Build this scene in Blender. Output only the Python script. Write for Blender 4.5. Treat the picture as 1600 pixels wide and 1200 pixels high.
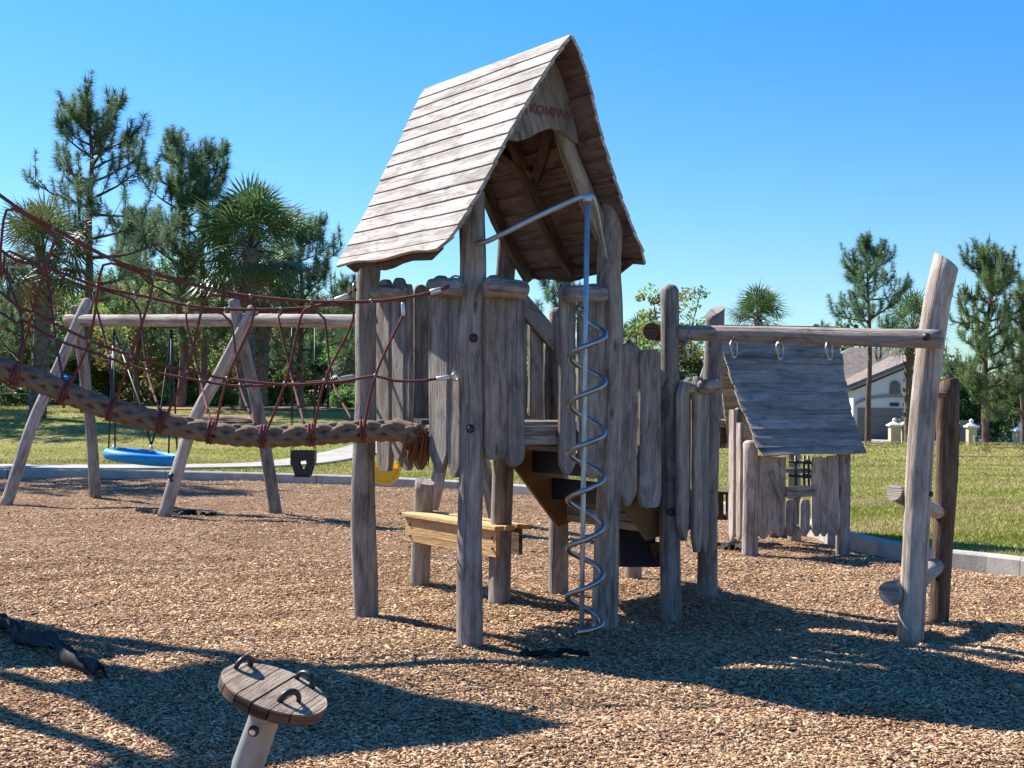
import bpy, math, random
import numpy as np
from mathutils import Vector, Matrix
R = math.radians
for o in list(bpy.data.objects): bpy.data.objects.remove(o)
sc = bpy.context.scene
col = sc.collection
# ------------------------------------------------------------------ camera
FPX, CAMH = 2000.0, 1.55
pitch, roll = 0.0110, 0.008
fw = Vector((0, math.cos(pitch), math.sin(pitch)))
rt0 = Vector((1, 0, 0)); up0 = rt0.cross(fw)
rt = rt0*math.cos(roll) + up0*math.sin(roll)
upv = up0*math.cos(roll) - rt0*math.sin(roll)
CAM = Vector((0, 0, CAMH))
cd = bpy.data.cameras.new('camera'); cam = bpy.data.objects.new('camera', cd); col.objects.link(cam)
M = Matrix((rt, upv, -fw)).transposed().to_4x4(); M.translation = CAM
cam.matrix_world = M
cd.sensor_width = 36; cd.lens = 36*FPX/1600; cd.clip_start = .05; cd.clip_end = 9000
sc.camera = cam
# ------------------------------------------------------------------ world, sun, exposure
SUN = Vector((-.806, .59, 1.0)).normalized()
w = bpy.data.worlds.new('World'); sc.world = w; w.use_nodes = True
nt = w.node_tree; nt.nodes.clear()
sky = nt.nodes.new('ShaderNodeTexSky'); sky.sky_type = 'NISHITA'; sky.sun_disc = False
sky.sun_elevation = math.asin(SUN.z); sky.sun_rotation = math.atan2(SUN.x, SUN.y)
sky.air_density = 1.0; sky.dust_density = .15; sky.ozone_density = 2.2
hs = nt.nodes.new('ShaderNodeHueSaturation'); hs.inputs['Saturation'].default_value = 1.47; hs.inputs['Hue'].default_value = .510
bg = nt.nodes.new('ShaderNodeBackground'); bg.inputs['Strength'].default_value = .092
wo = nt.nodes.new('ShaderNodeOutputWorld')
nt.links.new(sky.outputs[0], hs.inputs['Color']); 
tcw = nt.nodes.new('ShaderNodeTexCoord'); spx = nt.nodes.new('ShaderNodeSeparateXYZ'); nt.links.new(tcw.outputs['Generated'], spx.inputs[0])
rw = nt.nodes.new('ShaderNodeValToRGB'); rw.color_ramp.elements[0].position = .0; rw.color_ramp.elements[0].color = (.40, .52, .64, 1); rw.color_ramp.elements[1].position = .34; rw.color_ramp.elements[1].color = (1, 1, 1, 1)
e_ = rw.color_ramp.elements.new(.14); e_.color = (.64, .745, .85, 1)
nt.links.new(spx.outputs[2], rw.inputs[0]); mw = nt.nodes.new('ShaderNodeMix'); mw.data_type = 'RGBA'; mw.blend_type = 'MULTIPLY'; mw.inputs[0].default_value = 1
nt.links.new(hs.outputs[0], mw.inputs[6]); nt.links.new(rw.outputs[0], mw.inputs[7]); nt.links.new(mw.outputs[2], bg.inputs[0]); nt.links.new(bg.outputs[0], wo.inputs[0])
sl = bpy.data.lights.new('sun', 'SUN'); sl.energy = 4.55; sl.angle = R(.53); sl.color = (1, .955, .88)
so = bpy.data.objects.new('sun', sl); col.objects.link(so)
so.rotation_euler = SUN.to_track_quat('Z', 'Y').to_euler()
sc.view_settings.view_transform = 'Standard'; sc.view_settings.look = 'None'
sc.view_settings.exposure = 1.3; sc.view_settings.gamma = 1
# ------------------------------------------------------------------ placing helpers
def ray(u, v): return fw*FPX + rt*(u-800) + upv*(600-v)
def P(u, v, Y):
    d = ray(u, v); return CAM + d*(Y/d.y)
def G(u, v, z=0.):
    d = ray(u, v); return CAM + d*((z-CAMH)/d.z)
class Plane:
    def __init__(s, p, q, off=0):
        d = Vector((q[0]-p[0], q[1]-p[1], 0)).normalized()
        n = Vector((d.y, -d.x, 0))
        if n.y > 0: n = -n            # normal faces the viewer's side
        s.d, s.n = d, n; s.o = Vector((p[0], p[1], 0)) + n*off
        if s.d.x < 0: s.d = -s.d
    def at(s, u, v, off=0):
        r = ray(u, v); o = s.o + s.n*off
        return CAM + r*((o-CAM).dot(s.n)/r.dot(s.n))
def rnd(seed): return random.Random(seed)
# ------------------------------------------------------------------ mesh helpers
class MB:
    def __init__(s): s.v = []; s.f = []; s.uv = []; s.sm = []; s.mi = []
    def face(s, idx, uv=None, smooth=False, mi=0):
        s.f.append(idx); s.uv.append(uv or [(0, 0)]*len(idx)); s.sm.append(smooth); s.mi.append(mi)
    def rings(s, rings, smooth=True, caps=True, mi=0, off=(0, 0)):
        n = len(rings[0]); b = len(s.v)
        for r in rings: s.v.extend([tuple(p) for p in r])
        per = [0]
        for j in range(n): per.append(per[-1] + (Vector(rings[len(rings)//2][(j+1) % n])-Vector(rings[len(rings)//2][j])).length)
        L = off[1]
        for i in range(len(rings)-1):
            c0 = sum((Vector(p) for p in rings[i]), Vector())/n; c1 = sum((Vector(p) for p in rings[i+1]), Vector())/n
            L2 = L + (c1-c0).length
            for j in range(n):
                k = (j+1) % n
                s.face((b+i*n+j, b+i*n+k, b+(i+1)*n+k, b+(i+1)*n+j),
                       [(off[0]+per[j], L), (off[0]+per[j+1], L), (off[0]+per[j+1], L2), (off[0]+per[j], L2)], smooth, mi)
            L = L2
        if caps:
            for i, rev in ((0, True), (len(rings)-1, False)):
                idx = [b+i*n+j for j in range(n)]
                c = sum((Vector(p) for p in rings[i]), Vector())/n
                a = (Vector(rings[i][0])-c); a = a.normalized() if a.length > 1e-9 else Vector((1, 0, 0))
                nn = Vector(rings[i][n//4])-c; bb = nn-a*nn.dot(a); bb = bb.normalized() if bb.length > 1e-9 else Vector((0, 0, 1))
                uv = [((Vector(p)-c).dot(a)+off[0], (Vector(p)-c).dot(bb)*.3+off[1]) for p in rings[i]]
                if rev: idx = idx[::-1]; uv = uv[::-1]
                s.face(tuple(idx), uv, False, mi)
    def prism(s, pts, off, mi=0, seed=0):
        n = len(pts); b = len(s.v); o = Vector(off)
        s.v.extend([tuple(p) for p in pts]); s.v.extend([tuple(Vector(p)+o) for p in pts])
        c = sum((Vector(p) for p in pts), Vector())/n
        a = (Vector(pts[1])-Vector(pts[0])).normalized(); nn = o.normalized(); bb = nn.cross(a)
        uv = [((Vector(p)-c).dot(bb)+seed, (Vector(p)-c).dot(a)+seed) for p in pts]
        s.face(tuple(range(n)), uv, False, mi); s.face(tuple(range(2*n-1, n-1, -1)), uv[::-1], False, mi)
        for j in range(n):
            k = (j+1) % n; l = (Vector(pts[k])-Vector(pts[j])).length
            s.face((b*0+b+j, b+n+j, b+n+k, b+k), [(0, 0), (o.length, 0), (o.length, l), (0, l)], False, mi)
        s.f[-n-2] = tuple(b+i for i in range(n)); s.f[-n-1] = tuple(b+i for i in range(2*n-1, n-1, -1))
    def build(s, name, mats, parent=None, **kw):
        me = bpy.data.meshes.new(name); me.from_pydata(s.v, [], s.f)
        ul = me.uv_layers.new(name='UVMap')
        flat = np.array([c for f in s.uv for p in f for c in p], dtype=np.float32)
        ul.data.foreach_set('uv', flat)
        me.polygons.foreach_set('use_smooth', s.sm)
        if not isinstance(mats, (list, tuple)): mats = [mats]
        for m in mats: me.materials.append(m)
        me.polygons.foreach_set('material_index', s.mi)
        import bmesh
        bm = bmesh.new(); bm.from_mesh(me); bmesh.ops.recalc_face_normals(bm, faces=bm.faces); bm.to_mesh(me); bm.free()
        return link(name, me, parent, **kw)
def link(name, data, parent=None, label=None, cat=None, group=None, kind=None):
    o = bpy.data.objects.new(name, data); col.objects.link(o)
    if parent is not None:
        o.parent = parent; o.matrix_parent_inverse = Matrix.Translation(-parent.location)
    tag(o, label, cat, group, kind); return o
def tag(o, label=None, cat=None, group=None, kind=None):
    if label: o['label'] = label
    if cat: o['category'] = cat
    if group: o['group'] = group
    if kind: o['kind'] = kind
    return o
def thing(name, loc, label, cat, group=None):
    o = bpy.data.objects.new(name, None); col.objects.link(o); o.location = loc; o.empty_display_size = .2
    return tag(o, label, cat, group)
def npmesh(name, V, F, mat, parent=None, cols=None, smooth=False, **kw):
    V = np.asarray(V, np.float32); F = np.asarray(F, np.int32)
    me = bpy.data.meshes.new(name); k = F.shape[1]
    me.vertices.add(len(V)); me.vertices.foreach_set('co', V.ravel())
    me.loops.add(F.size); me.loops.foreach_set('vertex_index', F.ravel())
    me.polygons.add(len(F)); me.polygons.foreach_set('loop_start', np.arange(0, F.size, k, dtype=np.int32))
    me.polygons.foreach_set('loop_total', np.full(len(F), k, np.int32))
    if smooth: me.polygons.foreach_set('use_smooth', np.ones(len(F), bool))
    if cols is not None:
        a = me.color_attributes.new('tint', 'FLOAT_COLOR', 'POINT')
        c = np.ones((len(V), 4), np.float32); c[:, :3] = cols; a.data.foreach_set('color', c.ravel())
    me.update(calc_edges=True); me.validate()
    me.materials.append(mat)
    return link(name, me, parent, **kw)
def crom(pts, step=.08, closed=False):
    pts = [Vector(p) for p in pts]; out = []; n = len(pts)
    rng_ = range(n) if closed else range(n-1)
    for i in rng_:
        if closed: p0, p1, p2, p3 = pts[i-1], pts[i], pts[(i+1) % n], pts[(i+2) % n]
        else:
            p1, p2 = pts[i], pts[i+1]; p0 = pts[i-1] if i else p1*2-p2; p3 = pts[i+2] if i+2 < n else p2*2-p1
        m = max(1, int((p2-p1).length/step))
        for j in range(m):
            t = j/m
            out.append(.5*((2*p1)+(p2-p0)*t+(2*p0-5*p1+4*p2-p3)*t*t+(3*p1-p0-3*p2+p3)*t**3))
    if not closed: out.append(pts[-1])
    return out
def frames(pts):
    T = []
    for i in range(len(pts)):
        a = pts[max(i-1, 0)]; b = pts[min(i+1, len(pts)-1)]; T.append((b-a).normalized())
    r = Vector((0, 0, 1)) if abs(T[0].z) < .9 else Vector((1, 0, 0))
    N = (r-T[0]*r.dot(T[0])).normalized(); out = []
    for t in T:
        N = (N-t*N.dot(t)).normalized(); out.append((t, N, t.cross(N)))
    return out
def tube(mb, pts, r, n=8, mi=0, caps=True, off=None, flat=1):
    pts = [Vector(p) for p in pts]; fr = frames(pts)
    rr = r if isinstance(r, (list, tuple)) else [r]*len(pts)
    rings = []
    for p, (t, a, b), q in zip(pts, fr, rr):
        rings.append([p + a*(q*math.cos(2*math.pi*j/n)) + b*(q*flat*math.sin(2*math.pi*j/n)) for j in range(n)])
    mb.rings(rings, True, caps, mi, off or (0, 0))
def log(mb, pts, r0, r1=None, seed=0, amp=.07, n=22, step=.07, round_end=(0, 1), knob=.0, cut=None, mi=0):
    """weathered natural log: irregular round section, ends eased"""
    q = rnd(seed); r1 = r0 if r1 is None else r1
    ps = crom(pts, step); fr = frames(ps); L = [0]
    for i in range(1, len(ps)): L.append(L[-1]+(ps[i]-ps[i-1]).length)
    ph = [(q.uniform(0, 6.28), q.uniform(1.2, 4.5), q.randint(1, 3), q.uniform(.4, 1)) for _ in range(6)]
    ph2 = [(q.uniform(0, 6.28), q.uniform(5, 11), q.randint(2, 6), q.uniform(.2, .5)) for _ in range(4)]
    rings = []; Lt = L[-1]
    def ring(p, fm, rad, l, sc_=1, slant=0):
        t, a, b = fm; out = []
        for j in range(n):
            th = 2*math.pi*j/n; e = 0
            for (f, k, m, w_) in ph: e += w_*math.sin(k*l+m*th+f)
            for (f, k, m, w_) in ph2: e += .35*w_*math.sin(k*l+m*th+f)
            x = rad*sc_*(1+amp*.5*e)
            v = a*(x*math.cos(th))+b*(x*math.sin(th))
            out.append(p+v+t*(slant*v.dot(cut[0]) if (slant and cut) else 0))
        return out
    for i, p in enumerate(ps):
        f = L[i]/Lt; rad = r0+(r1-r0)*f
        rings.append(ring(p, fr[i], rad, L[i], 1, cut[1] if (cut and i == len(ps)-1) else 0))
    if round_end[0]:
        rings.insert(0, ring(ps[0]-fr[0][0]*r0*.18, fr[0], r0, 0, .82)); rings.insert(0, ring(ps[0]-fr[0][0]*r0*.26*1.2, fr[0], r0, 0, .4))
    if round_end[1]:
        e = round_end[1]
        rings.append(ring(ps[-1]+fr[-1][0]*r1*.2*e, fr[-1], r1, Lt, .86)); rings.append(ring(ps[-1]+fr[-1][0]*r1*.38*e, fr[-1], r1, Lt, .6)); rings.append(ring(ps[-1]+fr[-1][0]*r1*.45*e, fr[-1], r1, Lt, .2))
    mb.rings(rings, True, True, mi, (q.uniform(0, 50), q.uniform(0, 50)))
def boxsec(p, a, b, ha, hb, c=.004):
    c = min(c, ha*.5, hb*.5)
    return [p+a*x+b*y for x, y in ((ha, -hb+c), (ha, hb-c), (ha-c, hb), (-ha+c, hb), (-ha, hb-c), (-ha, -hb+c), (-ha+c, -hb), (ha-c, -hb))]
def board(mb, p0, p1, wd, w_, t, seed=0, c=.005, wob=0, mi=0):
    p0, p1 = Vector(p0), Vector(p1); T = (p1-p0).normalized(); wd = Vector(wd); wd = (wd-T*wd.dot(T)).normalized(); td = T.cross(wd)
    q = rnd(seed+11); n = max(1, int((p1-p0).length/.12)) if wob else 1
    rings = []
    for i in range(n+1):
        k = wob*q.uniform(-1, 1)
        rings.append(boxsec(p0.lerp(p1, i/n)+wd*wob*q.uniform(-.6, .6), wd, td, w_/2+k, t/2, c))
    mb.rings(rings, False, True, mi, (q.uniform(0, 50), q.uniform(0, 50)))
def picket(mb, top, bot, wd, td, w_, t, seed=0, tshape='round', bshape='point', wob=.05):
    """sawn slab with wavy natural edges and shaped ends"""
    q = rnd(seed*7+3); top, bot = Vector(top), Vector(bot); L = (top-bot).length; T = (top-bot)/L
    wd = (wd-T*wd.dot(T)).normalized(); td = (td-T*td.dot(T)).normalized()
    f1, f2, f3, f4 = [q.uniform(0, 6.28) for _ in range(4)]; k1, k2 = q.uniform(3, 6), q.uniform(3, 6)
    st = []; e = min(w_*.62, .12)
    for x in (0, .05, .15, .3, .5, .75, 1): st.append(x*e)
    m = max(4, int((L-2*e)/.09)); st += [e+(L-2*e)*i/m for i in range(1, m)]
    for x in (1, .75, .5, .3, .15, .05, 0): st.append(L-x*e)
    def endf(x, kind):
        x = max(0, min(1, x))
        if kind == 'round': return .18+.82*math.sqrt(max(0, 1-(1-x)**2))
        if kind == 'point': return .22+.78*min(1, x*1.05)**.8
        if kind == 'blunt': return .55+.45*math.sqrt(max(0, 1-(1-x)**2))
        return 1
    rings = []; sk = q.uniform(-.3, .3)
    for s_ in st:
        k = 1
        if s_ < e: k = min(k, endf(s_/e, bshape))
        if L-s_ < e: k = min(k, endf((L-s_)/e, tshape))
        l = w_/2*(k+wob*math.sin(k1*s_+f1)); r_ = w_/2*(k+wob*math.sin(k2*s_+f2))
        cx = (r_-l)/2 + (1-k)*sk*w_*.5
        rings.append(boxsec(bot+T*s_+wd*cx, wd, td, max(.004, (l+r_)/2), t/2, .008))
    mb.rings(rings, False, True, 0, (q.uniform(0, 50), q.uniform(0, 50)))
def box(mb, c, ax, ay, az, hx, hy, hz, ch=.004, mi=0, seed=0):
    c = Vector(c); ax, ay, az = Vector(ax), Vector(ay), Vector(az)
    mb.rings([boxsec(c-az*hz, ax, ay, hx-ch, hy-ch, ch), boxsec(c-az*(hz-ch), ax, ay, hx, hy, ch), boxsec(c+az*(hz-ch), ax, ay, hx, hy, ch), boxsec(c+az*hz, ax, ay, hx-ch, hy-ch, ch)], False, True, mi, (seed*1.7, seed*2.3))
def lathe(mb, o, ax, prof, n=20, mi=0, smooth=True):
    o, ax = Vector(o), Vector(ax).normalized(); r = Vector((1, 0, 0)) if abs(ax.x) < .8 else Vector((0, 1, 0))
    a = (r-ax*r.dot(ax)).normalized(); b = ax.cross(a)
    mb.rings([[o+ax*h+a*(q*math.cos(2*math.pi*j/n))+b*(q*math.sin(2*math.pi*j/n)) for j in range(n)] for q, h in prof], smooth, True, mi)
X, Yv, Z = Vector((1, 0, 0)), Vector((0, 1, 0)), Vector((0, 0, 1))
# ------------------------------------------------------------------ materials
class NB:
    def __init__(s, name):
        s.m = bpy.data.materials.new(name); s.m.use_nodes = True; s.t = s.m.node_tree; s.t.nodes.clear()
        s.out = s.n('ShaderNodeOutputMaterial'); s.b = s.n('ShaderNodeBsdfPrincipled'); s.l(s.b.outputs[0], s.out.inputs[0])
    def n(s, t, **kw):
        o = s.t.nodes.new(t)
        for k, v in kw.items(): setattr(o, k, v)
        return o
    def l(s, a, b): s.t.links.new(a, b)
    def coord(s, kind='Object', scale=(1, 1, 1)):
        if kind == 'UV': o = s.n('ShaderNodeUVMap', uv_map='UVMap').outputs[0]
        else: o = s.n('ShaderNodeTexCoord').outputs[kind]
        mp = s.n('ShaderNodeMapping'); mp.inputs['Scale'].default_value = scale; s.l(o, mp.inputs[0]); return mp.outputs[0]
    def noise(s, vec, scale, detail=4, rough=.55, dist=0):
        o = s.n('ShaderNodeTexNoise'); o.inputs['Scale'].default_value = scale; o.inputs['Detail'].default_value = detail
        o.inputs['Roughness'].default_value = rough; o.inputs['Distortion'].default_value = dist; s.l(vec, o.inputs['Vector']); return o.outputs['Fac']
    def ramp(s, fac, stops, interp='LINEAR'):
        o = s.n('ShaderNodeValToRGB'); cr = o.color_ramp; cr.interpolation = interp
        while len(cr.elements) < len(stops): cr.elements.new(.5)
        for e, (p, c) in zip(cr.elements, stops):
            e.position = p; e.color = (c, c, c, 1) if isinstance(c, (int, float)) else (*c, 1)
        s.l(fac, o.inputs[0]); return o.outputs[0]
    def mix(s, a, b, fac, mode='MIX'):
        o = s.n('ShaderNodeMix', data_type='RGBA', blend_type=mode)
        for v, i in ((fac, 0), (a, 6), (b, 7)):
            if hasattr(v, 'is_linked') or hasattr(v, 'links'): s.l(v, o.inputs[i])
            elif isinstance(v, (int, float)): o.inputs[i].default_value = v if i == 0 else (v, v, v, 1)
            else: o.inputs[i].default_value = (*v, 1)
        return o.outputs[2]
    def bump(s, h, strength=.3, dist=.01):
        o = s.n('ShaderNodeBump'); o.inputs['Strength'].default_value = strength; o.inputs['Distance'].default_value = dist
        s.l(h, o.inputs['Height']); s.l(o.outputs[0], s.b.inputs['Normal'])
    def color(s, c):
        if hasattr(c, 'links'): s.l(c, s.b.inputs['Base Color'])
        else: s.b.inputs['Base Color'].default_value = (*c, 1)
    def rough(s, r, spec=.3):
        s.b.inputs['Roughness'].default_value = r; s.b.inputs['Specular IOR Level'].default_value = spec
def wood(name, dark, mid, light, crack=.5, blot=(.35, .7), grain=1.0):
    k = NB(name); uv = k.coord('UV')
    g = k.noise(k.coord('UV', (74*grain, 5.0, 1)), 1, 8, .70, .5)
    b = k.noise(k.coord('UV', (11, 3.2, 1)), 1, 6, .68, .8)
    c = k.ramp(g, [(.34, dark), (.49, mid), (.64, light)])
    c = k.mix(c, k.ramp(b, [(blot[0]+.04, dark), (.5, mid), (blot[1]-.05, light)]), .55)
    cr = k.ramp(k.noise(k.coord('UV', (26*grain, .62, 1)), 1, 3, .5, .6), [(.575, 1.0), (.635, .2)])
    c = k.mix(c, cr, crack, 'MULTIPLY')
    vk = k.n('ShaderNodeTexVoronoi'); vk.inputs['Scale'].default_value = 1; vk.inputs['Randomness'].default_value = 1
    k.l(k.coord('UV', (5.5, 1.9, 1)), vk.inputs['Vector']); c = k.mix(c, k.ramp(vk.outputs['Distance'], [(.045, .28), (.11, 1.0)]), .85, 'MULTIPLY')
    lo = k.noise(k.coord('UV', (3.0, 1.1, 1)), 1, 3, .5, .3); c = k.mix(c, k.ramp(lo, [(.33, (.74, .71, .69)), (.62, (1.1, 1.08, 1.06))]), .8, 'MULTIPLY')
    ge = k.n('ShaderNodeNewGeometry'); c = k.mix(c, k.ramp(ge.outputs['Random Per Island'], [(0, .80), (1, 1.08)]), .9, 'MULTIPLY')
    oi = k.n('ShaderNodeObjectInfo'); rv = k.ramp(oi.outputs['Random'], [(0, (.74, .74, .76)), (.35, (.95, .92, .88)), (.7, (1.08, 1.04, .99)), (1, (1.0, .90, .80))])
    c = k.mix(c, rv, .8, 'MULTIPLY')
    k.color(c); k.rough(.86, .22)
    hb = k.mix(g, cr, .5, 'MULTIPLY'); k.bump(hb, .8, .016); return k.m
W_POST = wood('weathered_post_wood', (.115, .100, .088), (.31, .28, .25), (.49, .455, .415))
W_PICK = wood('weathered_slab_wood', (.105, .09, .08), (.285, .255, .228), (.44, .405, .37), .45)
W_ROOF = wood('weathered_roof_board', (.24, .215, .195), (.48, .445, .41), (.64, .605, .565), .35, (.38, .62))
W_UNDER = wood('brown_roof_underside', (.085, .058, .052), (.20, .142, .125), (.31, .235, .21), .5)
W_HOUSE = wood('grey_roof_board', (.14, .122, .11), (.345, .32, .295), (.49, .455, .42), .55, (.33, .68))
W_PALE = wood('silver_log_wood', (.19, .155, .13), (.43, .37, .32), (.60, .53, .47), .5)
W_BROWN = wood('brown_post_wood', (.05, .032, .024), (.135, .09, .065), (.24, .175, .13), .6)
W_NEW = wood('fresh_pine_board', (.42, .23, .09), (.62, .39, .18), (.69, .49, .26), .18, (.2, .9), .5)
W_DISC = wood('worn_disc_plank', (.18, .135, .105), (.42, .33, .25), (.58, .48, .38), .6, (.35, .7), 1.3)
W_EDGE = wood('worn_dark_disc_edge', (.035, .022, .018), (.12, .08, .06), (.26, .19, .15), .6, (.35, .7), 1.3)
def plain(name, c, rough=.5, spec=.4, metal=0, bs=0, bscale=40, var=.0, vscale=6):
    k = NB(name)
    if var:
        n_ = k.noise(k.coord('Object'), vscale, 5, .6)
        k.color(k.ramp(n_, [(.3, tuple(x*(1-var) for x in c)), (.7, tuple(min(1, x*(1+var)) for x in c))]))
    else: k.color(c)
    k.rough(rough, spec); k.b.inputs['Metallic'].default_value = metal
    if bs: k.bump(k.noise(k.coord('Object'), bscale, 4), bs, .01)
    return k.m
STEEL = plain('stainless_steel', (.36, .355, .345), .38, .5, 1, .04, 60, .12, 14)
GALV = plain('galvanised_pipe', (.36, .42, .43), .42, .5, .7, .05, 60, .2, 9)
DARKM = plain('dark_bolt_metal', (.03, .03, .035), .5)
ALU = plain('aluminium_ferrule', (.62, .62, .60), .38, .5, .6)
CLAMP = plain('dull_clamp_metal', (.22, .22, .22), .45, .5, .6)
POSTPAINT = plain('grey_painted_post', (.27, .27, .25), .5, .4, 0, .03, 40, .12, 12)
RUBBER = plain('black_rubber', (.018, .019, .022), .42, .4, 0, .05, 60)
NAVY = plain('dark_navy_panel', (.012, .017, .035), .45, .3)
TAN = plain('tan_plastic_panel', (.185, .095, .036), .5, .3, 0, 0, 1, .12, 5)
BLUE = plain('blue_nest_cord', (.012, .26, .58), .55, .3, 0, .4, 90, .15, 20)
YELLOW = plain('yellow_plastic', (.80, .46, .015), .35, .5)
REDPAINT = plain('faded_red_paint', (.20, .09, .082), .8, .1, 0, .1, 60, .35, 40)
CREAM = plain('cream_cap', (.72, .66, .50), .5)
STUCCO = plain('white_stucco', (.64, .62, .58), .9, .1, 0, .1, 30, .04, 2)
TRIM = plain('taupe_trim', (.25, .23, .215), .8)
GARAGE = plain('grey_garage_door', (.17, .155, .145), .6)
SHINGLE = plain('brown_roof_shingle', (.20, .165, .14), .9, .1, 0, .3, 12, .3, 3)
GLASS = plain('dark_window_glass', (.03, .035, .045), .1, .6)
PILLAR = plain('tan_stucco_pillar', (.52, .43, .29), .9, .1, 0, .1, 30, .08, 3)
WHITE = plain('white_cap_stone', (.74, .73, .70), .8)
SLATE = plain('dark_slate_block', (.10, .105, .12), .85, .2, 0, .4, 14, .4, 8)
CARBLUE = plain('blue_fabric_canopy', (.03, .14, .55), .5)
UTIL = plain('grey_green_metal_box', (.10, .12, .11), .6)
def rope_mat(name, c0, c1, sc_=90):
    k = NB(name); uv = k.coord('UV', (1, 1, 1))
    wv = k.n('ShaderNodeTexWave', wave_type='BANDS', bands_direction='DIAGONAL'); wv.inputs['Scale'].default_value = sc_; wv.inputs['Distortion'].default_value = 1.5
    k.l(uv, wv.inputs[0]); n_ = k.noise(k.coord('Object'), 9, 4)
    c = k.mix(k.ramp(wv.outputs['Fac'], [(.1, c0), (.8, c1)]), k.ramp(n_, [(.3, .65), (.7, 1.0)]), .8, 'MULTIPLY')
    k.color(c); k.rough(.75, .2); k.bump(wv.outputs['Fac'], .5, .004); return k.m
REDROPE = rope_mat('dark_red_rope', (.13, .03, .032), (.27, .085, .078))
HEMP = rope_mat('tan_braided_rope', (.19, .125, .085), (.29, .20, .14), 60)
BLACKROPE = plain('black_cable', (.012, .012, .014), .5)
FRAY = plain('frayed_brown_fibre', (.20, .085, .045), .95, .05, 0, .6, 60, .3, 30)
def concrete(name, c, sc_=5):
    k = NB(name); v = k.coord('Object'); a = k.noise(v, sc_, 6, .65); b = k.noise(v, 60, 3)
    k.color(k.mix(k.ramp(a, [(.3, tuple(x*.66 for x in c)), (.7, c)]), k.ramp(b, [(.3, .82), (.7, 1.0)]), .7, 'MULTIPLY')); k.rough(.9, .15); k.bump(b, .3, .01); return k.m
KERB = concrete('kerb_concrete', (.50, .46, .40))
def kerb_joints(m):
    t = m.node_tree; b = next(n for n in t.nodes if n.type == 'BSDF_PRINCIPLED'); src = b.inputs['Base Color'].links[0].from_socket
    u = t.nodes.new('ShaderNodeUVMap'); u.uv_map = 'UVMap'; sp_ = t.nodes.new('ShaderNodeSeparateXYZ'); t.links.new(u.outputs[0], sp_.inputs[0])
    p = t.nodes.new('ShaderNodeMath'); p.operation = 'PINGPONG'; p.inputs[1].default_value = 1.5; t.links.new(sp_.outputs[1], p.inputs[0])
    l = t.nodes.new('ShaderNodeMath'); l.operation = 'GREATER_THAN'; l.inputs[1].default_value = .008; t.links.new(p.outputs[0], l.inputs[0])
    m2 = t.nodes.new('ShaderNodeMath'); m2.operation = 'MULTIPLY_ADD'; m2.inputs[1].default_value = .75; m2.inputs[2].default_value = .25; t.links.new(l.outputs[0], m2.inputs[0])
    x = t.nodes.new('ShaderNodeMix'); x.data_type = 'RGBA'; x.blend_type = 'MULTIPLY'; x.inputs[0].default_value = 1; t.links.new(src, x.inputs[6]); t.links.new(m2.outputs[0], x.inputs[7]); t.links.new(x.outputs[2], b.inputs['Base Color'])
kerb_joints(KERB); PATHC = concrete('path_concrete', (.45, .42, .38), 1.2); ASPH = concrete('road_asphalt', (.20, .20, .20), .8)
FABRIC = plain('black_landscape_fabric', (.012, .014, .017), .75, .25, 0, .5, 25)
def mulch_mat():
    k = NB('wood_mulch'); v = k.coord('Object')
    d = k.noise(v, 14, 4, .6)
    dv = k.n('ShaderNodeMix', data_type='VECTOR'); dv.inputs[0].default_value = .12; k.l(v, dv.inputs[4]); nn = k.n('ShaderNodeTexNoise'); nn.inputs['Scale'].default_value = 9; k.l(v, nn.inputs['Vector']); k.l(nn.outputs['Color'], dv.inputs[5])
    mp = k.n('ShaderNodeMapping'); mp.inputs['Scale'].default_value = (1, 1.7, 1); k.l(dv.outputs[1], mp.inputs[0])
    vo = k.n('ShaderNodeTexVoronoi'); vo.inputs['Scale'].default_value = 44; k.l(mp.outputs[0], vo.inputs['Vector'])
    ve = k.n('ShaderNodeTexVoronoi', feature='DISTANCE_TO_EDGE'); ve.inputs['Scale'].default_value = 44; k.l(mp.outputs[0], ve.inputs['Vector'])
    sx = k.n('ShaderNodeSeparateColor'); k.l(vo.outputs['Color'], sx.inputs[0])
    c = k.ramp(sx.outputs[0], [(0, (.135, .073, .042)), (.35, (.29, .17, .095)), (.6, (.44, .28, .16)), (.8, (.55, .38, .23)), (1, (.64, .47, .31))])
    c = k.mix(c, k.ramp(ve.outputs['Distance'], [(0, .25), (.12, 1.0)]), .9, 'MULTIPLY')
    big = k.noise(v, .9, 5, .6); c = k.mix(c, k.ramp(big, [(.33, (.72, .62, .54)), (.62, (1.05, 1.0, .98))]), .9, 'MULTIPLY')
    k.color(c); k.rough(.95, .1)
    k.bump(k.mix(sx.outputs[1], k.ramp(ve.outputs['Distance'], [(0, 0), (.2, 1)]), .6, 'MULTIPLY'), 1.0, .03); return k.m
MULCH = mulch_mat()
def tint_mat(name, rough=.8, trans=0, spec=.2):
    k = NB(name); a = k.n('ShaderNodeAttribute', attribute_name='tint'); k.color(a.outputs['Color']); k.rough(rough, spec)
    if trans:
        tr = k.n('ShaderNodeBsdfTranslucent'); mx = k.n('ShaderNodeMixShader'); mx.inputs[0].default_value = trans
        hv = k.n('ShaderNodeHueSaturation'); hv.inputs['Value'].default_value = 1.6; hv.inputs['Hue'].default_value = .485; k.l(a.outputs['Color'], hv.inputs['Color']); k.l(hv.outputs[0], tr.inputs[0])
        k.l(k.b.outputs[0], mx.inputs[1]); k.l(tr.outputs[0], mx.inputs[2]); k.l(mx.outputs[0], k.out.inputs[0])
    return k.m
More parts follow.
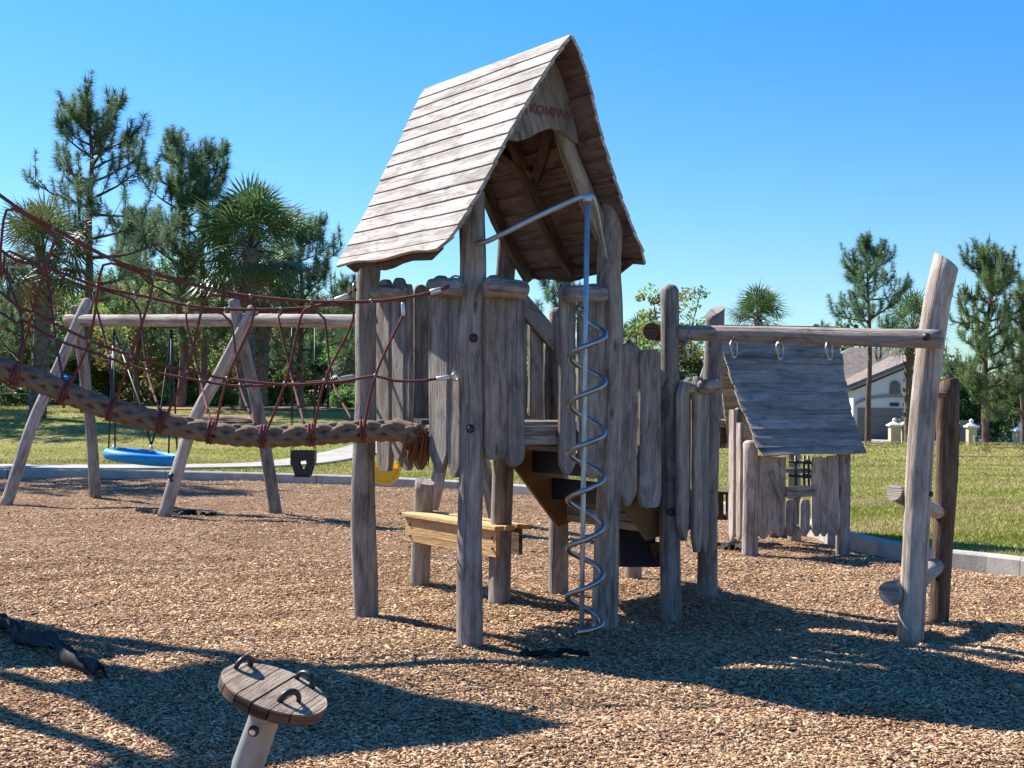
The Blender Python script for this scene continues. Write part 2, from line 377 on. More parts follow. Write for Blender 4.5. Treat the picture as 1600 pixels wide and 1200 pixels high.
CHIP = tint_mat('wood_chip', .9); LEAF = tint_mat('green_leaf', .55, .42, .35); NEEDLE = tint_mat('pine_needle', .5, .32, .35); PALMLEAF = tint_mat('palm_frond', .42, .2, .45); BLADE = tint_mat('grass_blade', .8, .15)
def bark_mat(name, c0, c1, s=(9, 9, 2.5)):
    k = NB(name); v = k.coord('Object', s); a = k.noise(v, 1, 6, .65, .6); k.color(k.ramp(a, [(.3, c0), (.7, c1)])); k.rough(.95, .1); k.bump(a, .9, .05); return k.m
BARK = bark_mat('pine_bark', (.055, .035, .028), (.21, .15, .12)); OAKBARK = bark_mat('grey_bark', (.05, .042, .036), (.17, .145, .125))
PALMBARK = bark_mat('palm_trunk', (.06, .05, .042), (.23, .19, .155), (5, 5, 9))
def lawn_mat():
    k = NB('lawn'); v = k.coord('Object')
    a = k.noise(k.coord('Object', (.35, 1.0, 1)), .55, 6, .62, .4); b = k.noise(k.coord('Object', (1, 2.2, 1)), 1.7, 5, .65); f = k.noise(v, 34, 4, .7)
    c = k.ramp(a, [(.30, (.13, .185, .022)), (.45, (.25, .265, .045)), (.56, (.38, .325, .12)), (.68, (.45, .35, .19))])
    c = k.mix(c, k.ramp(b, [(.32, (.10, .145, .018)), (.5, (.27, .265, .06)), (.70, (.41, .33, .15))]), .5)
    c = k.mix(c, k.ramp(f, [(.28, .42), (.62, 1.12)]), .85, 'MULTIPLY')
    k.color(c); k.rough(.95, .08); k.bump(k.mix(f, b, .35), 1.0, .06); return k.m
LAWN = lawn_mat()
DIRT = plain('pine_straw_bed', (.26, .165, .11), .95, .05, 0, .6, 14, .35, 5)

# ================================================================== SETTING
def sstep(a, b, x):
    t = max(0., min(1., (x-a)/(b-a))); return t*t*(3-2*t)
def hgt(x, y):
    side = sstep(-4 + .12*(y-20), 6 + .12*(y-20), x)
    left = .12 + .98*sstep(26, 44, y) - 1.1*sstep(60, 110, y)
    right = .12 - .45*sstep(27, 44, y) - .65*sstep(46, 82, y)
    far = sstep(120, 300, y)
    h = left*(1-side) + right*side
    return h*(1-far) - 1.0*far
kp = [(4.62, 11.45), (3.95, 12.3), (3.56, 13.6), (3.42, 15.2), (2.9, 17.5), (1.9, 19.1), (.75, 20.1), (-1.05, 21.6), (-3, 22.75), (-6, 23.6), (-9.6, 23.7), (-13, 21), (-15, 13), (-13, 2), (-6, -5), (2, -6), (6.5, -2), (6.6, 5), (5.6, 9.4)]
kl = crom([Vector((x, y, 0)) for x, y in kp], .22, True)
KC = Vector((-2, 10, 0))
def ring_out(d):
    return [p + (p-KC).normalized()*d for p in kl]
ds = [.16, .35, .7, 1.2, 1.8, 2.5, 3.3, 4.2, 5.2, 6.3, 7.5, 8.8, 10.2, 11.7, 13.3, 15, 17, 19, 21.5, 24, 27, 30, 34, 38, 43, 48, 54, 61, 69, 78, 90, 110, 140, 200, 320, 700, 1500, 4000]
V = []; F = []; n = len(kl)
for d in ds:
    for p in ring_out(d):
        z = hgt(p.x, p.y) if d > .2 else .125
        V.append((p.x, p.y, z if d > .4 else .125*(1-(d-.16)/.24*0)))
for i in range(len(ds)-1):
    for j in range(n):
        k = (j+1) % n; F.append((i*n+j, (i)*n+k, (i+1)*n+k, (i+1)*n+j))
lawn = npmesh('lawn', V, [f[::-1] for f in F], LAWN, smooth=True, kind='structure')
# mulch bed: one sheet with soft mounds
V = []; F = []
def mz(x, y): return .018*math.sin(1.7*x+.6)*math.sin(1.3*y+1.1)+.012*math.sin(4.1*x+2*y)+.008*math.sin(7*y-3.2*x)
K = 46
V.append((KC.x, KC.y, mz(KC.x, KC.y)))
for i in range(1, K+1):
    for p in kl:
        q = KC.lerp(p, i/K); V.append((q.x, q.y, mz(q.x, q.y)))
tri = [(0, 1+j, 1+(j+1) % n) for j in range(n)]
for i in range(K-1):
    for j in range(n):
        k = (j+1) % n; a = 1+i*n; b = 1+(i+1)*n
        tri += [(a+j, b+j, b+k), (a+j, b+k, a+k)]
npmesh('mulch_ground', V, tri, MULCH, smooth=True, kind='structure')
# kerb ring
mb = MB(); rings = []
for p in kl+[kl[0]]:
    d = (p-KC).normalized(); o = d*.0
    rings.append([p-d*.075+Z*-.1, p-d*.075+Z*.135, p-d*.055+Z*.155, p+d*.09+Z*.155, p+d*.11+Z*.14, p+d*.11+Z*-.1])
mb.rings(rings, False, False); mb.build('kerb', KERB, kind='structure')
# footpath
pl_ = crom([(-22, 24.6, 0), (-14, 24.8, 0), (-9.5, 24.8, 0), (-7, 25.1, 0), (-5, 26.2, 0), (-3.9, 29, 0), (-2.8, 33, 0), (-.8, 38, 0), (3, 46, 0)], .4)
mb = MB(); rings = []
for p, (t, a, b) in zip(pl_, frames(pl_)):
    s = Vector((t.y, -t.x, 0)).normalized()
    z = lambda q: Vector((q.x, q.y, hgt(q.x, q.y)))
    l, r_ = z(p-s*.62), z(p+s*.62)
    rings.append([l-Z*.1, l+Z*.045, r_+Z*.045, r_-Z*.1])
mb.rings(rings, False, True); mb.build('path', PATHC, kind='structure')
# street beyond the park
def strip(name, pts, wd, mat, dz):
    mb = MB(); rings = []
    ps = crom(pts, 1.5)
    for p, (t, a, b) in zip(ps, frames(ps)):
        s = Vector((t.y, -t.x, 0)).normalized(); l = p-s*wd; r_ = p+s*wd
        rings.append([Vector((q.x, q.y, hgt(q.x, q.y)+o)) for q, o in ((l, -.1), (l, dz), (p, dz), (r_, dz), (r_, -.1))])
    mb.rings(rings, False, True); return mb.build(name, mat, kind='structure')
strip('street', [(-70, 62, 0), (-30, 62, 0), (-8, 63, 0), (14, 68, 0), (40, 70, 0), (80, 72, 0)], 3.2, ASPH, .10)
strip('driveway', [(24.3, 72, 0), (24.6, 80, 0)], 2.6, PATHC, .14)
def bed(c, rx, ry, seed):
    q = rnd(seed); mb = MB(); out = []
    for i in range(40):
        a = i*math.pi/20; k = 1+.18*math.sin(3*a+seed)+.08*math.sin(7*a); out.append(Vector((c[0]+rx*k*math.cos(a), c[1]+ry*k*math.sin(a), 0)))
    V = [(c[0], c[1], hgt(*c)+.09)]
    for p in out: V.append((p.x, p.y, hgt(p.x, p.y)+.03))
    npmesh('mulch_bed', V, [(0, 1+i, 1+(i+1) % 40) for i in range(40)], DIRT, kind='structure')
bed((16.6, 45.2), 2.6, 1.6, 2); bed((16.9, 60.3), 2.2, 1.5, 5); bed((-8.3, 44), 4.2, 2.2, 3); bed((-9.5, 38), 2.4, 1.2, 4)

# loose chips over the mulch (nobody could count them)
rg = np.random.default_rng(5)
kx = np.array([p.x for p in kl]); ky = np.array([p.y for p in kl])
ka = np.arctan2(ky-KC.y, kx-KC.x); kr = np.hypot(kx-KC.x, ky-KC.y); od = np.argsort(ka)
def inside(x, y, m=.12):
    a = np.arctan2(y-KC.y, x-KC.x); return np.hypot(x-KC.x, y-KC.y) < np.interp(a, ka[od], kr[od], period=2*math.pi)-m
pts = []
for (y0, y1, den) in ((3.6, 6.5, 5600), (6.5, 9, 4400), (9, 12.5, 2300), (12.5, 17, 800), (17, 24, 350)):
    wd = y1*.43+.6; N = int((y1-y0)*2*wd*den)
    x = rg.uniform(-wd, wd, N); y = rg.uniform(y0, y1, N); pts.append(np.stack([x, y], 1))
pts = np.concatenate(pts); pts = pts[inside(pts[:, 0], pts[:, 1])]
N = len(pts)
zz = .018*np.sin(1.7*pts[:, 0]+.6)*np.sin(1.3*pts[:, 1]+1.1)+.012*np.sin(4.1*pts[:, 0]+2*pts[:, 1])+.008*np.sin(7*pts[:, 1]-3.2*pts[:, 0])
L = rg.gamma(3.0, .0031, N).clip(.003, .034)*(1+.02*pts[:, 1]); Wd = L*rg.uniform(.10, .34, N)+.0016; T = rg.uniform(.001, .0028, N)
az = rg.uniform(0, 2*math.pi, N); tl = rg.normal(0, .17, N); rl = rg.normal(0, .28, N)
ca, sa, ct, st = np.cos(az), np.sin(az), np.cos(tl), np.sin(tl)
ex = np.stack([ca*ct, sa*ct, st], 1); ey0 = np.stack([-sa, ca, 0*sa], 1); ez0 = np.cross(ex, ey0)
ey = ey0*np.cos(rl)[:, None]+ez0*np.sin(rl)[:, None]; ez = np.cross(ex, ey)
ce = np.stack([pts[:, 0], pts[:, 1], zz+.001+rg.uniform(0, .008, N)+np.abs(st)*L*.4], 1)
V = np.zeros((N, 8, 3), np.float32)
for i, (a, b, c) in enumerate(((-1, -.6, 0), (1, -1, 0), (1, .7, 0), (-1, 1, 0), (-1, -.6, 1), (1, -1, 1), (1, .7, 1), (-1, 1, 1))):
    V[:, i] = ce+ex*(L*a)[:, None]*rg.uniform(.75, 1, (N, 1))+ey*(Wd*b)[:, None]+ez*(T*c)[:, None]
q = np.array([(4, 5, 6, 7), (0, 1, 5, 4), (1, 2, 6, 5), (2, 3, 7, 6), (3, 0, 4, 7)])
F = (np.arange(N)[:, None, None]*8+q[None]).reshape(-1, 4)
pal = np.array([(.58, .375, .205), (.67, .465, .27), (.46, .26, .14), (.31, .16, .09), (.53, .355, .215), (.155, .08, .045), (.71, .54, .35)])
ci = rg.choice(7, N, p=[.29, .16, .23, .13, .10, .06, .03]); cc = pal[ci]*rg.uniform(.75, 1.15, (N, 1))
big = .5+.5*np.sin(.9*pts[:, 0]+1.3*np.sin(.7*pts[:, 1]))*np.sin(1.1*pts[:, 1]+.8*np.sin(1.3*pts[:, 0]))
bg2 = np.sin(2.3*pts[:, 0]+1.7*np.sin(1.9*pts[:, 1]+1))*np.sin(2.9*pts[:, 1]+1.4*np.sin(2.1*pts[:, 0]))
cc = cc*(.84+.2*big)[:, None]*(1-.28*np.clip((bg2-.45)*2.2, 0, 1)[:, None]*np.array([[.75, 1, 1.15]]))
npmesh('mulch_chips', V.reshape(-1, 3), F, CHIP, cols=np.repeat(cc, 8, 0), kind='stuff', label='loose pale and brown wood chips covering the playground floor', cat='wood chips')
# grass blades near the kerb
def grass(x0, x1, y0, y1, N, seed, h=.055):
    r = np.random.default_rng(seed); x = r.uniform(x0, x1, N); y = y0+(y1-y0)*r.uniform(0, 1, N)**1.6
    a = np.arctan2(y-KC.y, x-KC.x); out = np.hypot(x-KC.x, y-KC.y) > np.interp(a, ka[od], kr[od], period=2*math.pi)+.10
    keep = out & (np.abs(x) < y*.45+1.5); x, y = x[keep], y[keep]; N = len(x)
    z = np.array([max(hgt(a_, b_), .1) for a_, b_ in zip(x, y)])
    hh = r.uniform(.4, 1.2, N)*h; an = r.uniform(0, 6.28, N); ln = r.normal(0, .6, (N, 2))*hh[:, None]; wd = r.uniform(.004, .008, N)*(1+.03*y)
    b = np.stack([x, y, z-.01], 1); dx = np.stack([np.cos(an)*wd, np.sin(an)*wd, 0*wd], 1)
    V = np.stack([b-dx, b+dx, b+np.stack([ln[:, 0], ln[:, 1], hh+.01], 1)], 1)
    t = (np.sin(.8*x+2*np.sin(.5*y))*np.sin(2.0*y+1.2*np.sin(.6*x))+r.normal(0, .55, N)*.8)[:, None]
    c = np.where(t > .25, np.array([(.45, .365, .17)]), np.where(t > -.45, np.array([(.35, .335, .08)]), np.array([(.19, .235, .04)])))*r.uniform(.75, 1.2, (N, 1))
    return V.reshape(-1, 3), np.arange(3*N).reshape(-1, 3), np.repeat(c, 3, 0)
parts = [grass(2, 11, 11, 19, 110000, 1, .04), grass(1, 13, 17, 27, 70000, 2, .04), grass(-11, 2, 19.5, 27, 50000, 3, .045), grass(-18, 22, 27, 46, 110000, 4, .045)]
Vs, Fs, Cs, o_ = [], [], [], 0
for a, b, c in parts: Vs.append(a); Fs.append(b+o_); Cs.append(c); o_ += len(a)
npmesh('grass_blades', np.concatenate(Vs), np.concatenate(Fs), BLADE, cols=np.concatenate(Cs), kind='stuff', label='short patchy green and straw coloured lawn grass', cat='grass')

# ================================================================== TOWER
pC = G(735, 1009); pA = G(571, 965); pD = G(947, 984); pB = G(780, 942)
e1 = Vector((pD.x-pC.x, pD.y-pC.y, 0)).normalized()*.5 + Vector((pB.x-pA.x, pB.y-pA.y, 0)).normalized()*.5
e1.normalize(); e2 = Vector((-e1.y, e1.x, 0))
PLAT = 1.40
def on_base(p, z=0): return Vector((p.x, p.y, z))
def bolt(parent, p, nrm, r=.02, mat=DARKM, name='bolt'):
    mb = MB(); lathe(mb, p-nrm*.012, nrm, [(r*1.5, 0), (r*1.5, .006), (r, .012), (r*.9, .022), (r*.3, .025)], 12); return mb.build(name, mat, parent)
tw = thing('play_tower', on_base(pC), 'tall wooden play tower with steep plank roof, four log posts and picket sides', 'play tower')
class RoofFrame:
    def __init__(s, o, e1, e2, dz): s.o, s.e1, s.e2, s.dz = Vector((o.x, o.y, 0)), e1, e2, dz
PROF = {-1: [(0, 3.85), (.12, 3.69), (.233, 3.51), (.414, 3.21), (.6, 2.84), (.73, 2.62), (.82, 2.47), (.86, 2.43)],
        1: [(0, 3.85), (.1, 3.71), (.18, 3.54), (.26, 3.30), (.46, 2.917), (.64, 2.64), (.76, 2.49), (.81, 2.455)]}
def lin(xs, ys, x):
    return float(np.interp(x, xs, ys))
FR = ([0, .25, .5, .75, .93, 1], [.296, .265, .235, .195, .16, .08])
BK = ([0, .06, .15, .25, .4, .6, .95, 1], [1.484, 1.45, 1.395, 1.35, 1.30, 1.275, 1.27, 1.22])
PL_ = {}
for sd, pr in PROF.items():
    l = [0]
    for i in range(1, len(pr)): l.append(l[-1]+math.hypot(pr[i][0]-pr[i-1][0], pr[i][1]-pr[i-1][1]))
    PL_[sd] = [x/l[-1] for x in l]
def rpt(fr, sd, k, s, off=0):
    """point on roof side sd, fraction k down the slope, s along the ridge (absolute, metres), off outward"""
    a = lin(PL_[sd], [p[0] for p in PROF[sd]], k); z = lin(PL_[sd], [p[1] for p in PROF[sd]], k)
    k0, k1 = max(0, k-.06), min(1, k+.06)
    da = lin(PL_[sd], [p[0] for p in PROF[sd]], k1)-lin(PL_[sd], [p[0] for p in PROF[sd]], k0)
    dz = lin(PL_[sd], [p[1] for p in PROF[sd]], k1)-lin(PL_[sd], [p[1] for p in PROF[sd]], k0)
    nrm = (fr.e1*sd*(-dz)+Z*da).normalized()
    return fr.o+fr.e1*sd*a+fr.e2*s+Z*(z+fr.dz)+nrm*off
def roof_slope(fr, sd, nb, seed):
    mb = MB(); q = rnd(seed)
    for i in range(nb):
        k0 = max(0, i/nb-.008); k1 = min(1, (i+1)/nb+.010); jf, jb = q.uniform(-.003, .003), q.uniform(-.005, .005)
        lift = q.uniform(0, .003); m = 12; rings = []
        for j in range(m+1):
            t = j/m; w0 = .0015*math.sin(9*t+i*2.1+seed); kk1 = k1
            if i == nb-1: kk1 = min(1, k1-.012+.012*math.sin(11*t+seed)) if 0 < j < m else k1-.01
            def S(k, jf=jf, jb=jb): 
                f_ = -lin(*FR, k)+jf; b_ = lin(*BK, k)+jb; return f_+(b_-f_)*t
            rings.append([rpt(fr, sd, k0, S(k0), .010), rpt(fr, sd, min(1, kk1+w0), S(kk1), .019+lift), rpt(fr, sd, min(1, kk1+w0), S(kk1), -.001+lift), rpt(fr, sd, k0, S(k0), -.012)])
        mb.rings(rings, False, True, 0, (q.uniform(0, 50), q.uniform(0, 50)))
    return mb
# two materials per slope: weathered outside, brown inside
def build_roof(fr, parent, seed, nl=15, nr=12):
    out = []
    for sd, nb in ((-1, nl), (1, nr)):
        mb = roof_slope(fr, sd, nb, seed+sd)
        for fi in range(len(mb.f)):
            pts = [Vector(mb.v[i]) for i in mb.f[fi]]
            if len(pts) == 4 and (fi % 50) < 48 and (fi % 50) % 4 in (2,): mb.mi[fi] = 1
        out.append(mb.build('roof_slope', [W_ROOF, W_UNDER], parent))
    return out
RF = RoofFrame(on_base(pC)+e1*((pD-pC).dot(e1)/2), e1, e2, 0)
roofs = build_roof(RF, tw, 3)
tag(roofs[0], label='sunlit left slope of overlapping weathered boards'); tag(roofs[1], label='shaded right slope showing its brown underside')
# posts
for (pts, r0, r1, sd_) in (([G(735, 1009), P(733, 850, pC.y), P(738, 640, pC.y+.02), P(733, 520, pC.y), P(740, 430, pC.y+.02), P(738, 345, pC.y+.03), P(738, 303, pC.y+.04)], .083, .076, 1),
        ([G(571, 965), P(569, 800, pA.y), P(573, 640, pA.y), P(571, 520, pA.y), P(577, 380, pA.y)], .083, .075, 2),
        ([G(947, 984), P(949, 800, pD.y), P(954, 640, pD.y), P(955, 500, pD.y), P(953, 420, pD.y), P(957, 345, pD.y+.01), P(954, 308, pD.y+.02)], .084, .078, 3),
        ([G(780, 942), P(782, 800, pB.y), P(786, 640, pB.y), P(784, 500, pB.y), P(792, 400, pB.y), P(794, 340, pB.y)], .08, .072, 4)):
    pts[0] = pts[0]-Z*.05
    mb = MB(); log(mb, pts, r0, r1, sd_, .15); po = mb.build('post', W_POST, tw)
    if sd_ == 1:
        for (u, v) in ((740, 528), (735, 670)): bolt(po, P(u, v, pC.y-.078), -Yv, .019)
# rafters
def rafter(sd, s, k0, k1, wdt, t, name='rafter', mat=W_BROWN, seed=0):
    mb = MB(); ps = [rpt(RF, sd, k0+(k1-k0)*i/6, s, -.012-wdt/2) for i in range(7)]
    rings = []
    for p, (tt, a, b) in zip(ps, frames(ps)):
        nn = e2.cross(tt).normalized(); rings.append(boxsec(p, e2, nn, t/2, wdt/2, .008))
    mb.rings(rings, False, True, 0, (seed, seed*2.)); mb.build(name, mat, tw)
def lograft(sd, s, k0, k1, r, seed):
    mb = MB(); log(mb, [rpt(RF, sd, k0+(k1-k0)*i/4, s, -.02-r) for i in range(5)], r, r*1.1, seed, .08); mb.build('rafter', W_POST, tw)
lograft(1, .03, .02, .80, .055, 11); lograft(-1, .03, .02, .82, .05, 12)
rafter(1, .62, .02, .97, .075, .06, seed=2); rafter(1, 1.15, .02, .97, .085, .06, seed=3); rafter(-1, 1.15, .02, .97, .085, .06, seed=4); rafter(-1, .62, .02, .97, .075, .06, seed=5)
# bottom edge battens of both slopes, closed end curls
for sd in (-1, 1):
    mb = MB(); ps = [rpt(RF, sd, .965, -.02+1.18*i/10, -.035) for i in range(11)]
    rings = []
    for i, (p, (tt, a, b)) in enumerate(zip(ps, frames(ps))):
        nn = e1*sd; rings.append(boxsec(p+Z*(.012*math.sin(i*.9)+(.022 if i in (0, 10) else 0)), nn, Z, .022, (.016 if i in (0, 10) else .045+.012*math.sin(i*1.3)), .01))
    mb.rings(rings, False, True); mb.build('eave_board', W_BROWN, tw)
def slope_brace(u0, v0, u1, v1, seed):
    a, b = rpt(RF, 1, .25, 0, -.06), rpt(RF, 1, .75, 0, -.06); c = rpt(RF, 1, .25, 1, -.06)
    nn = (b-a).cross(c-a).normalized()
    def hit(u, v): r_ = ray(u, v); return CAM+r_*((a-CAM).dot(nn)/r_.dot(nn))
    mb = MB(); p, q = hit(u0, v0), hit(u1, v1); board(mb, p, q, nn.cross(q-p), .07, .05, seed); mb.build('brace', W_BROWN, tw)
slope_brace(861, 200, 838, 278, 3); slope_brace(776, 238, 834, 276, 4)
# gable board with faded lettering, front and back
def gable(fr, s, parent, txt=True):
    pts = []
    zb = 3.24
    def A(sd, z):
        pr = PROF[sd]; return lin([-p[1] for p in pr], [p[0] for p in pr], -z)*sd
    up_ = [(A(1, z)*.97, z-.03) for z in (3.30, 3.42, 3.55, 3.7, 3.80)]+[(0, 3.80)]+[(A(-1, z)*.97, z-.03) for z in (3.80, 3.7, 3.55, 3.42, 3.3, 3.22)]
    lowr = [(-.33, 3.195), (-.24, 3.19), (-.16, 3.215), (-.07, 3.27), (.02, 3.305), (.1, 3.30), (.17, 3.265), (.22, 3.235), (.26, 3.235)]
    o2 = [fr.o+fr.e1*a+fr.e2*s+Z*(z+fr.dz) for a, z in up_+lowr]
    mb = MB(); mb.prism(o2, fr.e2*.03, 0, 4.); g = mb.build('gable_board', W_PICK, parent, )
    return g
gb = gable(RF, -.05, tw); gable(RF, 1.17, tw)
def lettering(s, size, origin, xd, yd, parent, mat):
    cu = bpy.data.curves.new('lettering', 'FONT'); cu.body = s; cu.size = size; cu.extrude = .002; cu.offset = size*.02; cu.align_x = 'CENTER'
    to = bpy.data.objects.new('lettering', cu); col.objects.link(to)
    dg = bpy.context.evaluated_depsgraph_get(); me = bpy.data.meshes.new_from_object(to.evaluated_get(dg)); bpy.data.objects.remove(to)
    nd = xd.cross(yd)
    for v in me.vertices: c = v.co.copy(); v.co = origin+xd*c.x+yd*c.y+nd*(c.z+.001)
    me.materials.clear(); me.materials.append(mat); return link('lettering', me, parent)
lettering('KOMPAN!', .082, RF.o+e1*.035+e2*-.0525+Z*3.385, e1, Z, gb, REDPAINT)
# picket faces
FCD = Plane(pC, pD, .075); FAC = Plane(pC, pA, .07); FAB = Plane(pA, pB, -.02); FBD = Plane(pB, pD, 0)
def pk(parent, pln, u0, u1, vt, vb, seed, t=.04, off=0, ts='round', bs='point', mat=None, wob=.05):
    um = (u0+u1)/2; vm = (vt+vb)/2
    top, bot = pln.at(um, vt, off), pln.at(um, vb, off); wdt = (pln.at(u1, vm, off)-pln.at(u0, vm, off)).length
    mb = MB(); picket(mb, top, bot, pln.d, pln.n, wdt, t, seed, ts, bs, wob); return mb.build('picket', mat or W_PICK, parent)
pk(tw, FCD, 758, 791, 430, 718, 21, bs='blunt'); pk(tw, FCD, 790, 818, 450, 729, 22, bs='round', off=.01)
pk(tw, FCD, 874, 898, 445, 741, 23, off=.01); pk(tw, FCD, 903, 942, 443, 748, 24)
for i, (a, b, t_, bt) in enumerate(((591, 612, 437, 736), (615, 634, 434, 720), (632, 643, 444, 735), (673, 702, 431, 739), (703, 722, 434, 746))):
    pk(tw, FAC, a, b, t_, bt, 31+i, off=.012*(i % 2), bs=('blunt', 'point', 'round', 'point', 'point')[i])
for i, (a, b, t_, bt) in enumerate(((598, 618, 452, 722), (622, 641, 450, 730), (646, 669, 445, 734), (676, 700, 452, 728), (706, 728, 447, 730), (734, 758, 449, 726))):
    pk(tw, FAB, a, b, t_, bt, 41+i, off=-.05)
# handle logs across the picket tops
def caplog(pln, u0, v0, u1, v1, r, off, seed, parent=tw, mat=W_POST, name='rail_log', re=(1, 1)):
    mb = MB(); a, b = pln.at(u0, v0, off), pln.at(u1, v1, off); log(mb, [a, a.lerp(b, .5)+Z*.006, b], r, r*.95, seed, .06, round_end=re); return mb.build(name, mat, parent)
caplog(FCD, 762, 449, 818, 454, .062, .085, 51); caplog(FCD, 886, 460, 942, 460, .054, .085, 52)
caplog(FAC, 589, 456, 628, 456, .05, .075, 53); caplog(FAC, 676, 450, 716, 450, .058, .075, 54)
# platform: deck boards + face beams
mb = MB(); q = rnd(5)
wCD = (pD-pC).dot(e1); wAC = (pA-pC).dot(e2)
for i in range(9):
    c = on_base(pC)+e2*(wAC*(i+.5)/9); board(mb, c+e1*.02+Z*(PLAT-.017), c+e1*(wCD-.02)+Z*(PLAT-.017), e2, wAC/9-.008, .032, i)
mb.build('deck', W_POST, tw)
for (p, q_, nn) in ((pC, pD, -e2), (pA, pB, e2), (pC, pA, -e1), (pD, pB, e1)):
    mb = MB(); d = (on_base(q_)-on_base(p)).normalized()
    for k in range(2): board(mb, on_base(p)+d*.06+nn*.025+Z*(PLAT-.058-.062*k), on_base(q_)-d*.06+nn*.025+Z*(PLAT-.058-.062*k), Z, .058, .05, 60+k)
    mb.build('platform_beam', W_POST, tw)

# ------------------------------------------------------------------ spiral pole
yP = G(908, 1022).y
sp = thing('spiral_climbing_pole', G(908, 1022), 'steel pole wrapped in a spiral tube, standing before the roofed tower opening', 'climbing pole')
pt_top = P(918, 308, yP)
mb = MB(); tube(mb, [G(908, 1022)-Z*.05, P(911, 800, yP), P(914, 560, yP), pt_top], .0155, 14); mb.build('centre_pole', GALV, sp)
mb = MB(); cz = []
vr = [(522.5, 1), (557.5, -1), (596, 1), (631, -1), (674.8, 1), (708, -1), (745, 1), (781, -1), (820.8, 1), (857.5, -1), (896, 1), (932.7, -1), (973, 1)]
zs = [P(915, v, yP).z for v, s in vr]
zs = [zs[0]+.165]+zs+[zs[-1]-.08]
N = (len(zs)-1)*14
for i in range(N+1):
    f = i/14; k = min(int(f), len(zs)-2); z = zs[k]+(zs[k+1]-zs[k])*(f-k); th = -math.pi*(f-1)
    t = (P(915, 522, yP).z-z)/(P(915, 522, yP).z-P(913, 973, yP).z); cx = P(917-2*t, 700, yP).x
    rr = .108 if i < N-12 else .108-.09*(i-N+12)/12
    if i < 9: rr = .04+.068*i/9
    cz.append(Vector((cx+rr*math.cos(th), yP+rr*math.sin(th), z)))
tube(mb, cz, .0165, 12); mb.build('spiral_tube', STEEL, sp)
mb = MB()
tube(mb, crom([P(745, 380, pC.y-.06), P(758, 378, pC.y-.08), P(772, 372, pC.y-.1), P(845, 336, (pC.y+yP)/2-.05), P(908, 308, yP), P(921, 306, yP), P(929, 318, yP+.1), P(940, 372, yP+.55), P(946, 402, pD.y-.08), P(950, 408, pD.y-.05)], .03), .017, 12); mb.build('top_bracket', GALV, sp)
mb = MB(); lathe(mb, pt_top-Z*.03, Z, [(.022, 0), (.026, .01), (.026, .04), (.02, .05)], 14); mb.build('collar', GALV, sp)

# ------------------------------------------------------------------ stairs, landing
pE = G(1047, 971); pF = G(1104, 936); pG = G(873, 931); pH = P(990, 760, 11.0); pH.z = 0
LAND = .76
st_ = thing('stair', on_base(pG), 'steep tan sided stair with dark treads between tower and lower landing', 'stairs')
n1 = (on_base(pE)-on_base(pD)).normalized(); n2 = (on_base(pG)-on_base(pB)).normalized()
def stringer(a, b, inset, sd):
    d = (on_base(b)-on_base(a)); L_ = d.length; d.normalize(); nn = Vector((-d.y, d.x, 0))*inset
    z0, z1 = PLAT-.05, LAND-.10
    prof = [(0, z0), (.04, z0+.16), (.10, z0+.16), (L_-.02, z1+.22), (L_+.05, z1+.1), (L_+.05, z1-.06), (L_-.12, z1-.10), (0, z0-.28)]
    mb = MB(); mb.prism([on_base(a)+d*x+nn+Z*z for x, z in prof], nn.normalized()*.03, 0); mb.build('stringer', TAN, st_)
    return on_base(a)+nn, d, L_
sa = stringer(pD, pE, .10, 1); sb = stringer(pB, pG, -.10, -1)
for i in range(3):
    f0 = i/3; z = PLAT+.01-(PLAT-LAND)*(i+.35)/3
    a = sa[0]+sa[1]*(sa[2]*f0+.02); b = sb[0]+sb[1]*(sb[2]*f0+.02)
    mb = MB(); board(mb, a+Z*(z-.05), b+Z*(z-.05), Z, .165, .02, i); mb.build('riser', NAVY, st_)
    mb = MB(); d = (sa[1]+sb[1]).normalized(); board(mb, a+d*.1+Z*(z-.115), b+d*.1+Z*(z-.115), d, .2, .025, i); mb.build('tread', NAVY, st_)
FDE = Plane(pD, pE, .05); FBG = Plane(pB, pG, 0.)
mb = MB(); a, b = FBG.at(806, 462), FBG.at(886, 556); board(mb, a, b, Z, .15, .04, 7); mb.build('handrail', W_PICK, st_)
pk(st_, FBG, 826, 848, 496, 722, 61, off=-.045, mat=W_PICK); pk(st_, FBG, 850, 876, 525, 760, 62, off=-.045); pk(st_, FBG, 806, 822, 480, 690, 64, off=-.045)
mb = MB(); a, b = FDE.at(978, 540, -.04), FDE.at(1036, 596, -.04); board(mb, a, b, Z, .1, .04, 8); mb.build('handrail', W_PICK, st_)
pk(st_, FDE, 966, 994, 537, 790, 65, ts='point', bs='point'); pk(st_, FDE, 998, 1031, 546, 793, 66, ts='blunt', bs='blunt')
ld = thing('landing', on_base(pE), 'low log landing at the foot of the tan stair', 'landing')
for (p, pts, r_, sd_, cut) in ((pE, [G(1047, 971)-Z*.05, P(1047, 800, pE.y), P(1046, 640, pE.y), P(1047, 455, pE.y)], .072, 71, None),
        (pF, [G(1104, 936)-Z*.05, P(1106, 800, pF.y), P(1112, 640, pF.y), P(1117, 486, pF.y)], .078, 72, (Vector((.8, .6, 0)), .7)),
        (pG, [G(873, 931)-Z*.05, P(874, 800, pG.y), P(872, 640, pG.y), P(870, 490, pG.y)], .075, 73, None),
        (pH, [Vector((pH.x, pH.y, -.05)), Vector((pH.x, pH.y, LAND))], .075, 74, None)):
    mb = MB(); log(mb, pts, r_, r_*.93, sd_, .08, round_end=(0, 0 if cut else 1.6), cut=cut); po = mb.build('post', W_POST, ld)
    if sd_ == 71: bolt(po, P(1048, 800, pE.y-.075), -Yv, .02)
c4 = [on_base(p) for p in (pE, pF, pH, pG)]
